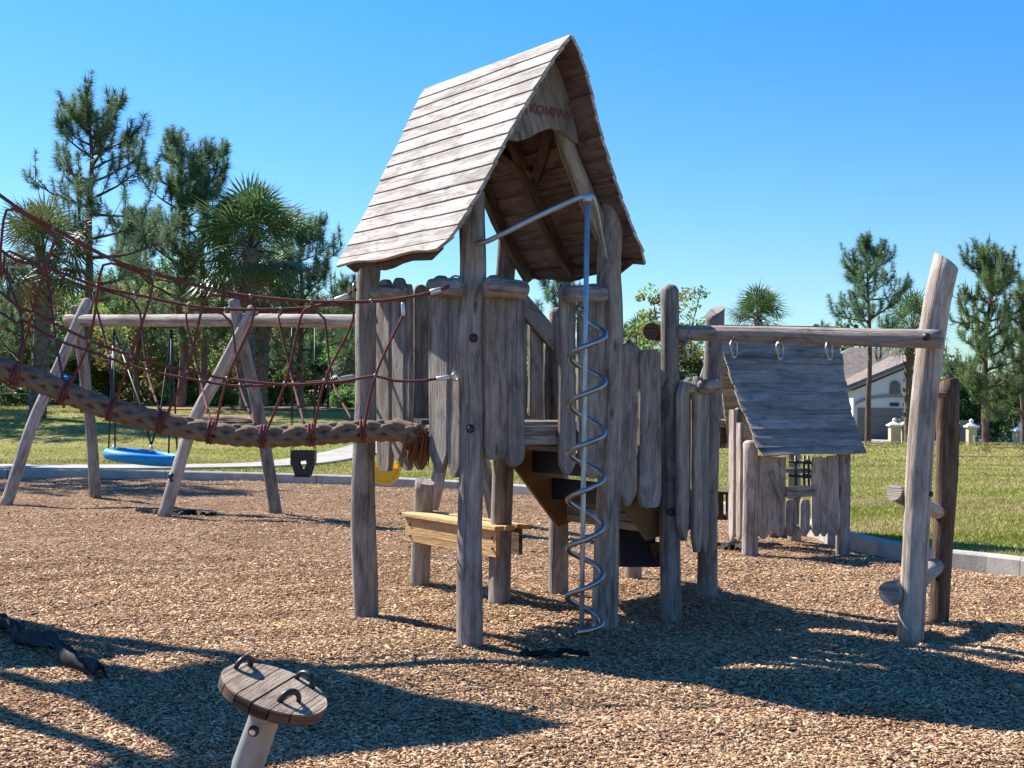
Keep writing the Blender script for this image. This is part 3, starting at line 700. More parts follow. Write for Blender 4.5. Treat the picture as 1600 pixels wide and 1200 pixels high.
mb = MB()
for i in range(9):
    f = (i+.5)/9; a = c4[0].lerp(c4[3], f); b = c4[1].lerp(c4[2], f); board(mb, a+Z*(LAND-.018), b+Z*(LAND-.018), (c4[3]-c4[0]), .13, .034, i)
mb.build('deck', W_POST, ld)
for i in range(4):
    mb = MB(); a, b = c4[i], c4[(i+1) % 4]; d = (b-a).normalized()
    for k in range(2): board(mb, a+d*.05+Z*(LAND-.07-.062*k), b-d*.05+Z*(LAND-.07-.062*k), Z, .058, .05, 80+k)
    mb.build('platform_beam', W_POST, ld)
FEF = Plane(pE, pF, .06)
pk(ld, FEF, 1060, 1073, 597, 845, 67, off=.02, bs='point'); pk(ld, FEF, 1070, 1091, 590, 790, 68, mat=W_PICK, bs='blunt', ts='blunt', off=-.09)
pk(ld, FEF, 1083, 1095, 588, 862, 69, off=.03, ts='point'); pk(ld, FEF, 1093, 1104, 597, 865, 70, off=.03)
caplog(FEF, 1062, 607, 1078, 607, .05, .0, 55, ld); caplog(FEF, 1098, 604, 1118, 604, .05, .09, 56, ld)
# cross log behind the post
mb = MB(); a = P(1017, 518, pE.y+.05); log(mb, [a, a+Vector((.14, .25, .0)), a+Vector((.3, .62, .0))], .062, .06, 57, .06, round_end=(0, 0)); mb.build('cross_log', W_BROWN, ld)
# dark backed second stair going down from the landing
s2 = thing('lower_stair', on_base(pE)+Vector((0, .7, 0)), 'dark stair of navy panels and tan ends leading down from landing', 'stairs')
PS = Plane((.78, 9.75), (1.28, 9.75), 0)
for i, (u0, u1, v0, v1, dy) in enumerate(((962, 1024, 796, 848, 0), (962, 1031, 846, 886, .05))):
    a = PS.at(u0, v0, -dy); b = PS.at(u1, v1, -dy); mb = MB(); c = (a+b)/2
    box(mb, c, X, Yv, Z, (b.x-a.x)/2, .02, (a.z-b.z)/2); mb.build('riser', NAVY, s2)
    mb = MB(); box(mb, Vector((c.x, c.y+.12, b.z+.02)), X, Yv, Z, (b.x-a.x)/2, .10, .018); mb.build('tread', NAVY, s2)
for u in (958, 1030):
    pts = [PS.at(u, v, -d) for v, d in ((818, -.0), (846, -.02), (846, -.06), (870, -.06), (884, -.16), (884, -.30), (862, -.34), (835, -.26))]
    pts = [Vector((pts[0].x, p.y, p.z)) for p in pts]
    mb = MB(); mb.prism(pts, X*.03); mb.build('stringer', TAN, s2)
for u in (1024,):
    a = PS.at(1023, 820, .03); b = PS.at(1032, 838, .03); mb = MB(); box(mb, (a+b)/2, X, Yv, Z, .022, .012, (a.z-b.z)/2); mb.build('end_plate', TAN, s2)
    a = PS.at(1014, 848, .03); b = PS.at(1032, 872, .03); mb = MB(); mb.prism([PS.at(u_, v_, .05) for u_, v_ in ((1014, 848), (1033, 848), (1033, 858), (1026, 866), (1022, 872), (1018, 862))], Vector((0, -.025, 0))); mb.build('end_plate', TAN, s2)

# ------------------------------------------------------------------ bench
bn = thing('bench', on_base(G(655, 912)), 'short bench of fresh yellow pine boards fixed between stump and tower post', 'bench')
sS = on_base(G(655, 912)); mb = MB(); log(mb, [sS-Z*.05, P(658, 850, sS.y), P(664, 752, sS.y+.05)], .083, .08, 90, .05, round_end=(0, 0), cut=(Vector((-.5, 1, 0)), .35)); mb.build('post', W_POST, bn)
FBN = Plane((sS.x, sS.y), (pB.x, pB.y), .11)
a0, a1 = FBN.at(636, 828), FBN.at(778, 848); a0.z = a1.z = (a0.z+a1.z)/2
mb = MB(); board(mb, a0, a1, Z, .20, .035, 91); fb = mb.build('front_board', W_NEW, bn)
for (u, v) in ((641, 819), (641, 837), (769, 840), (770, 857)): bolt(fb, FBN.at(u, v, .018), FBN.n, .011)
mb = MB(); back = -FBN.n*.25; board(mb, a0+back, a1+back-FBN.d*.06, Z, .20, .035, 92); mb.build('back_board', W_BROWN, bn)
mb = MB(); tz = Z*.118
for k, o in enumerate((.0, .095, .19, .25)):
    if k < 2 or k > 2: board(mb, a0-FBN.d*.015-FBN.n*o+tz, a1+FBN.d*.02-FBN.n*o+tz, FBN.n, .088 if k < 3 else .06, .034, 93+k)
mb.build('seat', W_NEW, bn)

# ------------------------------------------------------------------ rope bridge
br = thing('rope_bridge', on_base(G(640, 900)), 'red rope net bridge over a thick tan braided rope leading left from tower', 'rope bridge')
yc = lambda u: 7.95+.33*max(-1.5, u/640.); yn = lambda u: 7.22+.66*u/716.; yf = lambda u: 8.62+.30*u/548.
def YN2(u): return yc(u)*.3+yn(u)*.7
def YF2(u): return yc(u)*.3+yf(u)*.7
z6 = lambda x, y: (x*.3625, 280+y*.3625)
endC, endN, endF = Vector((-4.62, 9.2, 2.5)), Vector((-4.42, 8.75, 3.62)), Vector((-4.85, 9.8, 3.6))
rope = [(0, 573.6), (60, 595), (109, 616), (181, 642), (254, 660), (326, 675), (399, 682), (471, 680.5), (544, 675.5), (600, 673), (638, 676)]
cl = [endC, P(-110, 515, 7.95)]+[P(u, v, yc(u)) for u, v in rope]+[P(657, 681, 8.27)]
cl = crom(cl, .012)
mb = MB(); fr = frames(cl); R0, A0, rs = .0445, .0075, .0245; kk = 2*math.pi/.60
for s in (1, -1):
    for i in range(4):
        L_ = 0; ps = []
        for j in range(0, len(cl), 2):
            t, a, b = fr[j]; L_ = j*.012; th = s*kk*L_+i*math.pi/2
            r_ = R0+s*A0*math.cos(4*kk*L_); ps.append(cl[j]+a*(r_*math.cos(th))+b*(r_*math.sin(th)))
        tube(mb, ps, rs, 8, 0, True, (i*.3, s*.2))
cm = cl[::4]; tube(mb, cm, .034, 8)
mb.build('thick_rope', HEMP, br)
# frayed end, seizing bands
mb = MB(); q = rnd(8); eP = cl[-1]; eT = fr[-1][0]
for i in range(150):
    d = Vector((q.gauss(0, 1), q.gauss(0, 1), q.gauss(-.2, 1))).normalized(); p = eP+d*q.uniform(.02, .06)-eT*q.uniform(0, .05)
    tube(mb, [p, p+d*.02+eT*.02, p+d*.03+Z*-q.uniform(.01, .16)], [.008, .007, .003], 4)
lathe(mb, eP-eT*.03, eT, [(.045, 0), (.055, .015), (.05, .04), (.03, .06)], 12); mb.build('frayed_end', FRAY, br)
mb = MB(); lathe(mb, eP-eT*.20, eT, [(.05, 0), (.064, .01)]+[(.066+.004*(i % 2), .01+.01*i) for i in range(1, 13)]+[(.062, .15)], 16); mb.build('whipping', HEMP, br)
mb = MB(); tube(mb, [P(656, 680, 8.5), P(672, 664, 8.7), P(690, 662, 8.9)], .022, 8); mb.build('anchor_shackle', DARKM, br)
rr_ = .0088
def redrope(pts, name, r_=rr_): mb = MB(); tube(mb, crom(pts, .05), r_, 7); return mb.build(name, REDROPE, br)
N1 = [(0, 305), (83, 356), (174, 405), (239, 427), (330, 452), (391.5, 463), (486, 471), (580, 471), (640, 464), (674, 457)]
F1 = [(-8, 383), (65, 414), (152, 447), (210, 459.5), (294, 477.5), (352, 483), (439, 483), (489, 479), (524, 469)]
N2 = [(0, 456), (51, 488), (140, 532), (205, 555.5), (292, 579), (355, 592), (446, 601), (507, 598), (540, 595.5), (586, 587.5), (615, 595), (660, 595), (682, 592)]
F2 = [(0, 488), (33, 499), (87, 530), (170, 559), (230, 579), (314, 595), (375, 603), (459, 599), (518, 594)]
redrope([endN]+[P(u, v, yn(u)) for u, v in N1], 'handrail_rope', .0108); redrope([endF]+[P(u, v, yf(u)) for u, v in F1], 'handrail_rope', .0108)
redrope([endN-Z*.5]+[P(u, v, YN2(u)) for u, v in N2], 'side_rope'); redrope([endF-Z*.5]+[P(u, v, YF2(u)) for u, v in F2], 'side_rope')
def ferrule(a, b, r_=.015): mb = MB(); tube(mb, [a, a.lerp(b, .06), a.lerp(b, .9), b], [r_*.8, r_, r_, r_*.7], 10); mb.build('ferrule', ALU, br)
ferrule(P(672, 457, yn(672)), P(689, 453, yn(689)), .019); ferrule(P(682, 592, YN2(682)), P(703, 589.5, pC.y-.03)); ferrule(P(523, 469, yf(523)), P(545, 461, yf(545)), .017); ferrule(P(530, 592, YF2(530)), P(553, 588, 8.9)); ferrule(P(629.5, 473, yn(630)), P(630.5, 494, yn(630)), .012)
redrope([P(688, 453, yn(688)), P(700, 448, yn(700)+.02), P(716, 446, pC.y-.06)], 'handrail_rope', .012); redrope([P(545, 461, yf(545)), P(549, 455, 8.92), P(556, 452, 8.95)], 'handrail_rope', .012)
def eye(p, nd, r_=.022): 
    mb = MB(); a = Vector((nd[1], -nd[0], 0)).normalized(); tube(mb, [p+a*r_*math.cos(t*math.pi/8)+Z*r_*math.sin(t*math.pi/8) for t in range(17)], .006, 6, caps=False); mb.build('eye_bolt', STEEL, br)
eye(P(711, 589, pC.y-.05), (0, 1)); eye(P(712, 441, pC.y-.06), (0, 1), .04); eye(P(553, 452, 8.92), (1, 0), .04)
def nearpt(x, y, w_):  # w_: 0 at the thick rope .. 1 at the handrail
    u, v = z6(x, y); return P(u, v, yc(u)+(yn(u)-yc(u))*w_)
def farpt(x, y, w_):
    u, v = z6(x, y); return P(u, v, yc(u)+(yf(u)-yc(u))*w_)
clamps = []
def netrope(pts, fn):
    redrope([fn(*p) for p in pts], 'net_rope', .0080)
    for p in pts:
        if p[2] in (0, .7): clamps.append(fn(*p))
nl = [[(-60, 820, -.2), (65, 905, .05), (75, 850, .1), (140, 575, .7), (212, 330, .95), (236, 255, 1), (215, 222, 1), (60, 128, 1), (28, 135, 1), (15, 180, 1), (2, 330, .9), (5, 420, .75)],
      [(275, 985, .02), (285, 925, .1), (385, 695, .7), (432, 410, .97), (445, 370, 1), (480, 362, 1), (640, 420, 1), (660, 455, 1), (645, 520, .95), (565, 760, .7), (490, 985, .1), (478, 1040, .02)],
      [(692, 1100, .02), (702, 1050, .1), (805, 825, .7), (870, 560, .97), (885, 515, 1), (915, 500, 1), (1075, 522, 1), (1100, 555, 1), (1085, 620, .95), (980, 860, .7), (925, 1085, .1), (905, 1140, .02)],
      [(1130, 1150, .02), (1142, 1105, .1), (1228, 882, .7), (1295, 600, .97), (1312, 562, 1), (1345, 548, 1), (1500, 545, 1), (1525, 580, 1), (1505, 650, .95), (1400, 870, .7), (1350, 1100, .1), (1338, 1150, .02)],
      [(1556, 1130, .02), (1568, 1080, .1), (1618, 848, .7), (1735, 590, 1)]]
fl = [[(85, 790, .05), (92, 600, .7), (15, 375, .97), (20, 320, 1), (40, 310, 1), (180, 385, 1), (208, 440, .97), (240, 690, .7), (275, 880, .05)],
      [(485, 955, .05), (470, 770, .7), (410, 530, .97), (402, 490, 1), (425, 475, 1), (575, 520, 1), (602, 570, .97), (635, 825, .7), (690, 1005, .05)],
      [(908, 1048, .05), (865, 870, .7), (805, 620, .97), (802, 580, 1), (825, 562, 1), (960, 580, 1), (998, 620, .97), (1035, 890, .7), (1102, 1065, .05)],
      [(1312, 1058, .05), (1265, 880, .7), (1205, 620, .97), (1200, 590, 1), (1220, 572, 1), (1365, 570, 1), (1398, 600, .97), (1432, 865, .7), (1518, 1040, .05)]]
for p in nl: netrope(p, nearpt)
for p in fl: netrope(p, farpt)
cl_mesh = None
for pts_, fn in ((N1[1:8], yn), (F1[1:7], yf)):
    for u, v in pts_: clamps.append(P(u, v, fn(u)))
for c in clamps:
    if cl_mesh is None:
        mb = MB(); lathe(mb, -Z*.014, Z, [(.006, 0), (.0125, .004), (.0125, .024), (.006, .028)], 8); o_ = mb.build('rope_clamp', CLAMP, br); cl_mesh = o_.data
    else: o_ = link('rope_clamp', cl_mesh, br)
    o_.location = c
# red lashings round the thick rope
for x in (65, 280, 482, 698, 912, 1135, 1342, 1562):
    u = x*.3625; j = min(range(len(cl)), key=lambda i: abs((cl[i].x/cl[i].y)*FPX+800-u))
    t, a, b = fr[j]; mb = MB()
    for o in (-.012, .008): tube(mb, [cl[j]+t*o+a*.071*math.cos(w_*math.pi/9)+b*.071*math.sin(w_*math.pi/9) for w_ in range(19)], .0085, 6, caps=False)
    mb.build('lashing', REDROPE, br)

# far end tower of the bridge, outside the picture on the left; its shadow falls into it
t2 = thing('tall_play_tower', (-4.95, 9.3, 0), 'taller roofed log tower at the left end of the rope bridge', 'play tower')
O2 = Vector((-4.74, 9.40, 0)); DZ2 = 2.1; g2 = Vector((-.907, -.421, 0)); g1 = Vector((g2.y, -g2.x, 0))
RF2 = RoofFrame(O2, g1, g2, DZ2)
build_roof(RF2, t2, 9)
gable(RF2, -.05, t2); gable(RF2, 1.17, t2)
for a, b, s in ((-.55, 0, 1), (.55, 0, 2), (-.55, 1.15, 3), (.55, 1.15, 4)):
    p = O2+g1*a+g2*b; mb = MB(); log(mb, [p-Z*.05, p+Z*2.4, p+Z*4.95], .085, .075, 200+s, .08); mb.build('post', W_POST, t2)
mb = MB()
for i in range(9): c = O2+g2*(1.15*(i+.5)/9)+Z*2.5; board(mb, c-g1*.55, c+g1*.55, g2, .12, .035, i)
mb.build('deck', W_POST, t2)
for i in range(7):
    a = -.5+i*1.0/6
    for b, zt in ((1.22, 3.7),):
        p = O2+g1*a+g2*b; mb = MB(); picket(mb, p+Z*(zt+.05*(i % 2)), p+Z*(2.15-.06*(i % 3)), g1, g2, .15, .04, 300+i); mb.build('picket', W_PICK, t2)
for i in range(7):
    b = .05+i*1.05/6
    p = O2+g1*.62+g2*b; mb = MB(); picket(mb, p+Z*(3.7+.05*(i % 2)), p+Z*(2.15-.06*(i % 3)), g2, g1, .15, .04, 320+i); mb.build('picket', W_PICK, t2)

# ------------------------------------------------------------------ ring trail and log ladder
yR = G(1422, 1005).y
rb = thing('ring_beam', P(1060, 520, pE.y), 'horizontal log beam with five hanging steel rings between landing post and leaning log', 'ring beam')
bpts = [P(1056, 520, pE.y+.02), P(1150, 521, 8.75), P(1260, 524, 8.5), P(1370, 528, 8.22), P(1472, 530, 8.02)]
mb = MB(); log(mb, bpts, .054, .059, 101, .05, round_end=(0, 0)); bo = mb.build('beam', W_PALE, rb)
bolt(bo, P(1448, 526, 7.955), -Yv, .018)
for i, (u, v, rx) in enumerate(((1076, 543, 9), (1146, 545, 7.5), (1218, 547, 7), (1295, 548, 7), (1373, 549, 5))):
    yy = 8.9-.9*(u-1060)/410.; c = P(u, v, yy); a = Vector((math.cos(1.0+i*.1), math.sin(1.0+i*.1), 0))
    a = Vector((.55, .83, 0)); ps = [c+a*(.052*math.sin(t*math.pi/14))+Z*(.058*math.cos(t*math.pi/14)) for t in range(29)]
    mb = MB(); tube(mb, ps, .0095, 8, caps=False); tube(mb, [c+Z*.05, c+Z*.12], .007, 8); mb.build('ring', STEEL, rb)
lad = thing('log_ladder', G(1422, 1005), 'pair of logs, tall pale one leaning right, joined by log rungs', 'log climber')
mb = MB(); log(mb, [G(1421, 1005)-Z*.05, P(1426, 930, yR), P(1433, 800, yR), P(1441, 680, yR+.02), P(1452, 560, yR+.06), P(1464, 470, yR+.08), P(1478, 408, yR+.1)], .085, .083, 102, .075, cut=(Vector((-1, .3, 0)), .45), round_end=(0, 0)); po = mb.build('tall_post', W_PALE, lad, label='pale leaning log with slanting cut top')
bolt(po, P(1454, 772, yR-.06), -Yv, .014)
y2 = G(1467, 970).y
mb = MB(); log(mb, [G(1467, 970)-Z*.05, P(1472, 860, y2), P(1479, 720, y2), P(1480, 600, y2)], .07, .078, 103, .06, cut=(Vector((.2, -1, 0)), .5), round_end=(0, 0)); mb.build('short_post', W_BROWN, lad, label='darker brown upright log behind the pale one')
mb = MB(); log(mb, [P(1397, 769, yR+.05), P(1430, 785, yR+.25), P(1466, 800, y2-.03)], .056, .05, 104, .05, round_end=(0, 0)); mb.build('rung', W_PALE, lad)
mb = MB(); log(mb, [P(1389, 927, yR-.02), P(1420, 915, yR+.22), P(1462, 885, y2-.03)], .075, .06, 105, .06, round_end=(0, 0)); mb.build('rung', W_PALE, lad)
mb = MB(); log(mb, [P(1449, 618, yR+.02), P(1478, 617, y2)], .02, .02, 106, .03); mb.build('rung', W_BROWN, lad)

# ------------------------------------------------------------------ playhouse
p1 = G(1172, 869); p2 = G(1317, 867)
ph = thing('playhouse', on_base(p1), 'small wooden playhouse with steep plank roof and picket wall near the lawn kerb', 'playhouse')
h1 = (on_base(p2)-on_base(p1)).normalized(); h2 = Vector((-h1.y, h1.x, 0)); HW = (p2-p1).length; HD = 1.25
p3 = on_base(p1)+h2*HD-h1*.1; p4 = on_base(p2)+h2*HD
for i, (p, tz_, r_) in enumerate(((on_base(p1), 1.12, .078), (on_base(p2), 1.08, .075), (p3, 1.55, .075), (p4, 1.2, .07))):
    mb = MB(); log(mb, [p-Z*.05, p+Z*.5, p+Z*tz_], r_, r_*.92, 110+i, .1); mb.build('post', W_PALE, ph)
EL, ER = P(1189, 713, 12.55), P(1352, 708, 12.8); TL, TR = P(1116, 508, 13.35), P(1311, 511, 13.45)
def hp(k, s, off=0):
    l = EL.lerp(TL, 1-k); r_ = ER.lerp(TR, 1-k); p = l.lerp(r_, s)
    bow = math.sin(math.pi*k)*.05; n_ = (EL-TL).cross(ER-TL).normalized(); n_ = n_ if n_.y < 0 else -n_
    rr = Vector((-.035*math.sin(math.pi*k)*(s-.3)*1.4, 0, 0)) if s > .5 else Vector((0, 0, 0))
    return p-n_*bow+rr+n_*off
mb = MB(); q = rnd(77)
for i in range(14):
    k0, k1 = max(0, i/14-.006), min(1., (i+1)/14+.012); rings = []; lf = q.uniform(0, .008); ja, jb = q.uniform(-.008, .008), q.uniform(-.012, .012)
    for j in range(9):
        s = ja+(1+jb-ja)*j/8; kk1 = k1+(.006*math.sin(7*j/8.+2) if i == 13 else 0)
        rings.append([hp(k0, s, .010), hp(kk1, s, .019+lf*.5), hp(kk1, s, -.006+lf), hp(k0, s, -.01)])
    mb.rings(rings, False, True, 0, (q.uniform(0, 50), q.uniform(0, 50)))
mb.build('roof_slope', W_HOUSE, ph)
BL, BR = EL+h2*1.65+h1*.25, ER+h2*1.5-h1*.1; BL.z = BR.z = EL.z+.02
mb = MB()
for i in range(14):
    k0, k1 = i/14, (i+1)/14+.01
    a0, a1 = TL.lerp(BL, k0), TL.lerp(BL, k1); b0, b1 = TR.lerp(BR, k0), TR.lerp(BR, k1); nn = (h2+Z*.5).normalized()
    mb.rings([[a0+nn*.01, a1+nn*.03, a1, a0-nn*.01], [b0+nn*.01, b1+nn*.03, b1, b0-nn*.01]], False, True, 0, (i*3., i*2.))
mb.build('roof_slope', W_ROOF, ph)
FH = Plane(p1, p2, .05)
for i, (a, b, t_, bt, o) in enumerate(((1182, 1206, 712, 842, 0), (1204, 1227, 714, 838, 0), (1228, 1244, 780, 838, 0), (1250, 1265, 780, 838, 0), (1268, 1284, 713, 838, 0), (1282, 1293, 715, 838, .0), (1292, 1310, 712, 838, .012))):
    pk(ph, FH, a, b, t_, bt, 121+i, off=o, mat=W_PALE, ts='flat' if t_ < 770 else 'blunt', bs='point')
mb = MB(); board(mb, FH.at(1205, 738, .03), FH.at(1222, 786, .03), X, .05, .03, 5); mb.build('brace', W_PICK, ph)
mb = MB(); board(mb, FH.at(1228, 769, .03), FH.at(1273, 767, .03), Z, .105, .04, 130); mb.build('window_sill', W_PICK, ph)
mb = MB(); board(mb, FH.at(1176, 824, -.04), FH.at(1316, 824, -.04), Z, .05, .05, 131); mb.build('lower_rail', W_POST, ph)
mb = MB(); board(mb, FH.at(1176, 735, -.04), FH.at(1316, 735, -.04), Z, .05, .05, 132); mb.build('upper_rail', W_POST, ph)
mb = MB()
for u in (1243, 1256, 1263): tube(mb, [FH.at(u, 712, -.01), FH.at(u+1, 763, -.01)], .012, 7)
for v in (722, 744): tube(mb, [FH.at(1232, v-1, -.01), FH.at(1272, v+2, -.01)], .012, 7)
for u in (1244, 1257, 1263):
    for v in (722, 744):
        c = FH.at(u, v, -.01); lathe(mb, c-Yv*.028, Yv, [(.008, 0), (.026, .012), (.026, .042), (.008, .055)], 8)
mb.build('window_net', RUBBER, ph)
# left gable end: pickets, sign board, counter
FGL = Plane((p1.x, p1.y), (p3.x, p3.y), 0); gd = (p3-on_base(p1)).normalized(); gn = Vector((-gd.y, gd.x, 0)); gn = gn if gn.x < 0 else -gn
for i, (f, zt, zb, w_) in enumerate(((.10, 1.32, .14, .11), (.24, 1.45, .12, .13), (.80, 1.75, .14, .13), (.95, 1.5, .1, .13))):
    p = on_base(p1)+gd*(HD*f)+gn*.06; mb = MB(); picket(mb, p+Z*zt, p+Z*zb, gd, gn, w_, .035, 140+i, 'flat'); mb.build('picket', W_PALE, ph)
p = P(1155, 700, 13.6); mb = MB(); log(mb, [Vector((p.x, p.y, .1)), P(1152, 740, 13.6), P(1154, 640, 13.6)], .05, .045, 150, .06); mb.build('post', W_POST, ph)
# back wall seen past the landing post, with red lettered arch board and a counter
FBK = Plane((2.0, 14.35), (3.3, 14.6), 0)
for i, (a, b) in enumerate(((1108, 1121), (1122, 1135), (1136, 1149), (1150, 1163))): pk(ph, FBK, a, b, 582, 700, 151+i, ts='flat', bs='flat', wob=.02)
mb = MB(); pts = [FBK.at(u, v, .05) for u, v in ((1092, 592), (1104, 588), (1122, 588), (1132, 582), (1140, 584), (1148, 592), (1152, 584), (1140, 560), (1122, 545), (1104, 556))]
mb.prism(pts, FBK.n*.03); gb2 = mb.build('gable_board', W_ROOF, ph)
lettering('KOMPAN!', .115, FBK.at(1132, 578, .082), FBK.d, Z, gb2, REDPAINT)
mb = MB(); board(mb, FBK.at(1096, 661, .2), FBK.at(1150, 661, .2), Vector((0, 0, 1)), .085, .3, 160, .012); mb.build('counter', W_PALE, ph)
mb = MB(); board(mb, FBK.at(1096, 680, .1), FBK.at(1148, 680, .1), Z, .19, .04, 161); mb.build('counter_front', W_BROWN, ph)
ft = thing('low_trough', P(1133, 810, 14.0), 'low brown slatted bench left of the playhouse', 'bench')
FLB = Plane((1.9, 13.95), (2.6, 14.05), 0)
mb = MB(); board(mb, FLB.at(1112, 768, 0), FLB.at(1152, 768, 0), Vector((0, 1, .05)), .3, .03, 162); mb.build('seat', W_BROWN, ft)
for i, (a, b) in enumerate(((1112, 1120), (1122, 1130), (1134, 1141), (1144, 1151))): pk(ft, FLB, a, b, 771, 812, 165+i, mat=W_BROWN, ts='flat', bs='flat')
mb = MB(); board(mb, FLB.at(1112, 808, -.02), FLB.at(1152, 808, -.02), Z, .06, .03, 163); mb.build('rail', W_BROWN, ft)

# ------------------------------------------------------------------ swing set
L1, L2, M1, M2 = G(8, 789), G(150, 779), G(255, 809), G(432, 801)
sw = thing('swing_set', on_base(M1), 'wooden swing frame of crossed log legs under one long pale log beam', 'swing frame')
bm_ = [P(105, 500, 18.75), P(250, 501, 17.7), P(400, 500, 16.7), P(555, 502, 15.8), P(715, 503, 15.0)]
mb = MB(); log(mb, bm_, .085, .085, 170, .05, step=.15, round_end=(1, 1)); mb.build('beam', W_PALE, sw)
for i, (b, mids, m_) in enumerate(((L1, [P(50, 665, 18.2), P(100, 555, 18.45), P(137, 470, 18.65)], W_PALE), (L2, [P(140, 650, 19.0), P(118, 480, 18.7)], W_POST),
        (M1, [P(300, 665, 16.5), P(345, 580, 16.65), P(396, 482, 16.75)], W_PALE), (M2, [P(405, 650, 16.95), P(365, 470, 16.75)], W_POST))):
    mb = MB(); log(mb, [on_base(b)-Z*.05]+mids, .085, .075, 171+i, .05, step=.15); lg = mb.build('leg', m_, sw)
    if i == 2:
        for (u, v) in ((267, 744), (269, 752)): bolt(lg, P(u, v, 16.27), -Yv, .028)
a = G(668, 822); mb = MB(); log(mb, [a-Z*.05, P(683, 755, 15.0), P(690, 720, 15.1), P(716, 480, 15.0)], .085, .075, 177, .05, step=.15); mb.build('leg', W_PALE, sw)
a = G(775, 815); mb = MB(); log(mb, [a-Z*.05, P(738, 640, 15.4), P(706, 480, 15.1)], .085, .075, 178, .05, step=.15); mb.build('leg', W_POST, sw)
# nest swing
yN = 17.45; cN = P(224, 714, yN)
ns = thing('nest_swing', cN, 'round blue nest swing hanging low over the mulch at left', 'swing')
mb = MB(); ps = [cN+Vector((.455*math.cos(t*math.pi/24), .455*math.sin(t*math.pi/24), .05*math.cos(t*math.pi/24)*-1)) for t in range(49)]
tube(mb, ps, .075, 12, caps=False); mb.build('rim', BLUE, ns)
mb = MB()
for i in range(-4, 5):
    x = i*.09; h = math.sqrt(max(0, .43**2-x*x)); tube(mb, [cN+Vector((x, -h, -x*.1)), cN+Vector((x, 0, -.07-x*.1)), cN+Vector((x, h, -x*.1))], .012, 5); tube(mb, [cN+Vector((-h, x, h*.1)), cN+Vector((0, x, -.07)), cN+Vector((h, x, -h*.1))], .012, 5)
mb.build('net_seat', BLUE, ns)
h1_, h2_ = P(178, 505, 18.2), P(268, 505, 17.55)
for (hp_, ang) in ((h1_, (2.8, 3.6)), (h2_, (-.5, .5))):
    for a in ang:
        mb = MB(); e = cN+Vector((.46*math.cos(a), .46*math.sin(a), .06)); tube(mb, [hp_-Z*.09, e], .012, 6); mb.build('chain', BLACKROPE, ns)
for e_ in ((P(238, 703, yN-.45), P(222, 640, yN-.1)), (P(234, 703, yN-.45), P(249, 655, yN-.1))):
    mb = MB(); tube(mb, [e_[0], e_[1], (h1_ if e_[1].x < e_[0].x else h2_)-Z*.09], .012, 6); mb.build('chain', BLACKROPE, ns)
mb = MB(); lathe(mb, P(178, 706, yN-.1), Z, [(.02, 0), (.024, .03), (.012, .09)], 8); lathe(mb, P(236, 706, yN-.47), Z, [(.02, 0), (.024, .03), (.012, .09)], 8); mb.build('shackle', ALU, ns)
# bucket swings
def bucket(u, v, yy, wpx, mat, label, hang, scoop=False):
    c = P(u, v, yy); w_ = wpx/FPX*yy/2; t = thing('bucket_swing', c, label, 'swing', 'bucket swings')
    mb = MB(); d_ = Vector((0, 1, 0)); h = w_*1.05
    if scoop:
        rings = []
        for i in range(13):
            a = math.pi*(-.05+1.0*i/12); y, z = math.cos(a)*w_*1.1, -math.sin(a)*h*1.15+(.75*h if i < 3 else 0)*(1-i/3.)
            n_ = Vector((0, math.cos(a), -math.sin(a)))
            rings.append([c+Vector((y, x*w_, z+.15*h*x*x))+Vector((n_.y, 0, n_.z))*o for x, o in ((-1, 0), (-.5, .0), (0, 0), (.5, 0), (1, 0), (1, .035), (.5, .035), (0, .035), (-.5, .035), (-1, .035))])
        mb.rings(rings, True, True)
        for s in (-1, 1): mb.prism([c+Vector((math.cos(math.pi*i/8)*w_*1.05, s*w_, -math.sin(math.pi*i/8)*h)) for i in range(9)]+[c+Vector((-.6*w_, s*w_, h*(.5 if s > 0 else .12))), c+Vector((.6*w_, s*w_, h*(.4 if s > 0 else .08)))], Yv*(-s*.03))
    else:
        for s in (-1, 1):
            y0 = c+d_*(s*w_*.62)
            for m_ in (-1, 1):
                pr = [(0, .95), (1, .95), (1, .1), (.8, -.45), (.62, -1.05), (0, -1.05), (0, -.72), (.16, -.55), (.36, -.1), (.3, .16), (0, .1)]
                mb.prism([y0+X*(a*w_*m_)+Z*(b*h) for a, b in pr], d_*.03)
        for s in (-1, 1): mb.prism([c+X*(s*w_)+Vector((0, a*w_, b*h)) for a, b in ((-.64, .95), (.66, .95), (.66, -.1), (.2, -.3), (-.2, -.3), (-.64, -.1))], X*(-s*.03))
        mb.prism([c+Vector((a*w_, b*w_, -1.0*h)) for a, b in ((-.62, .64), (-.62, -.62), (.62, -.62), (.62, .64))], Z*-.03)
    mb.build('seat', mat, t)
    for s in (-1, 1):
        hp_ = P(hang+s*18, 510, yy+.2)
        for o in (-.5, .5):
            mb = MB(); tube(mb, [hp_, c+X*(s*w_*.95)+d_*(o*w_)+Z*h], .007, 5); mb.build('chain', BLACKROPE, t)
    return t
bucket(474, 722, 16.35, 37, RUBBER, 'dark rubber bucket swing seat hanging below the braided rope', 474)
bucket(603, 731, 17.0, 38, YELLOW, 'yellow moulded swing seat partly hidden behind tower post and pickets', 604, True)

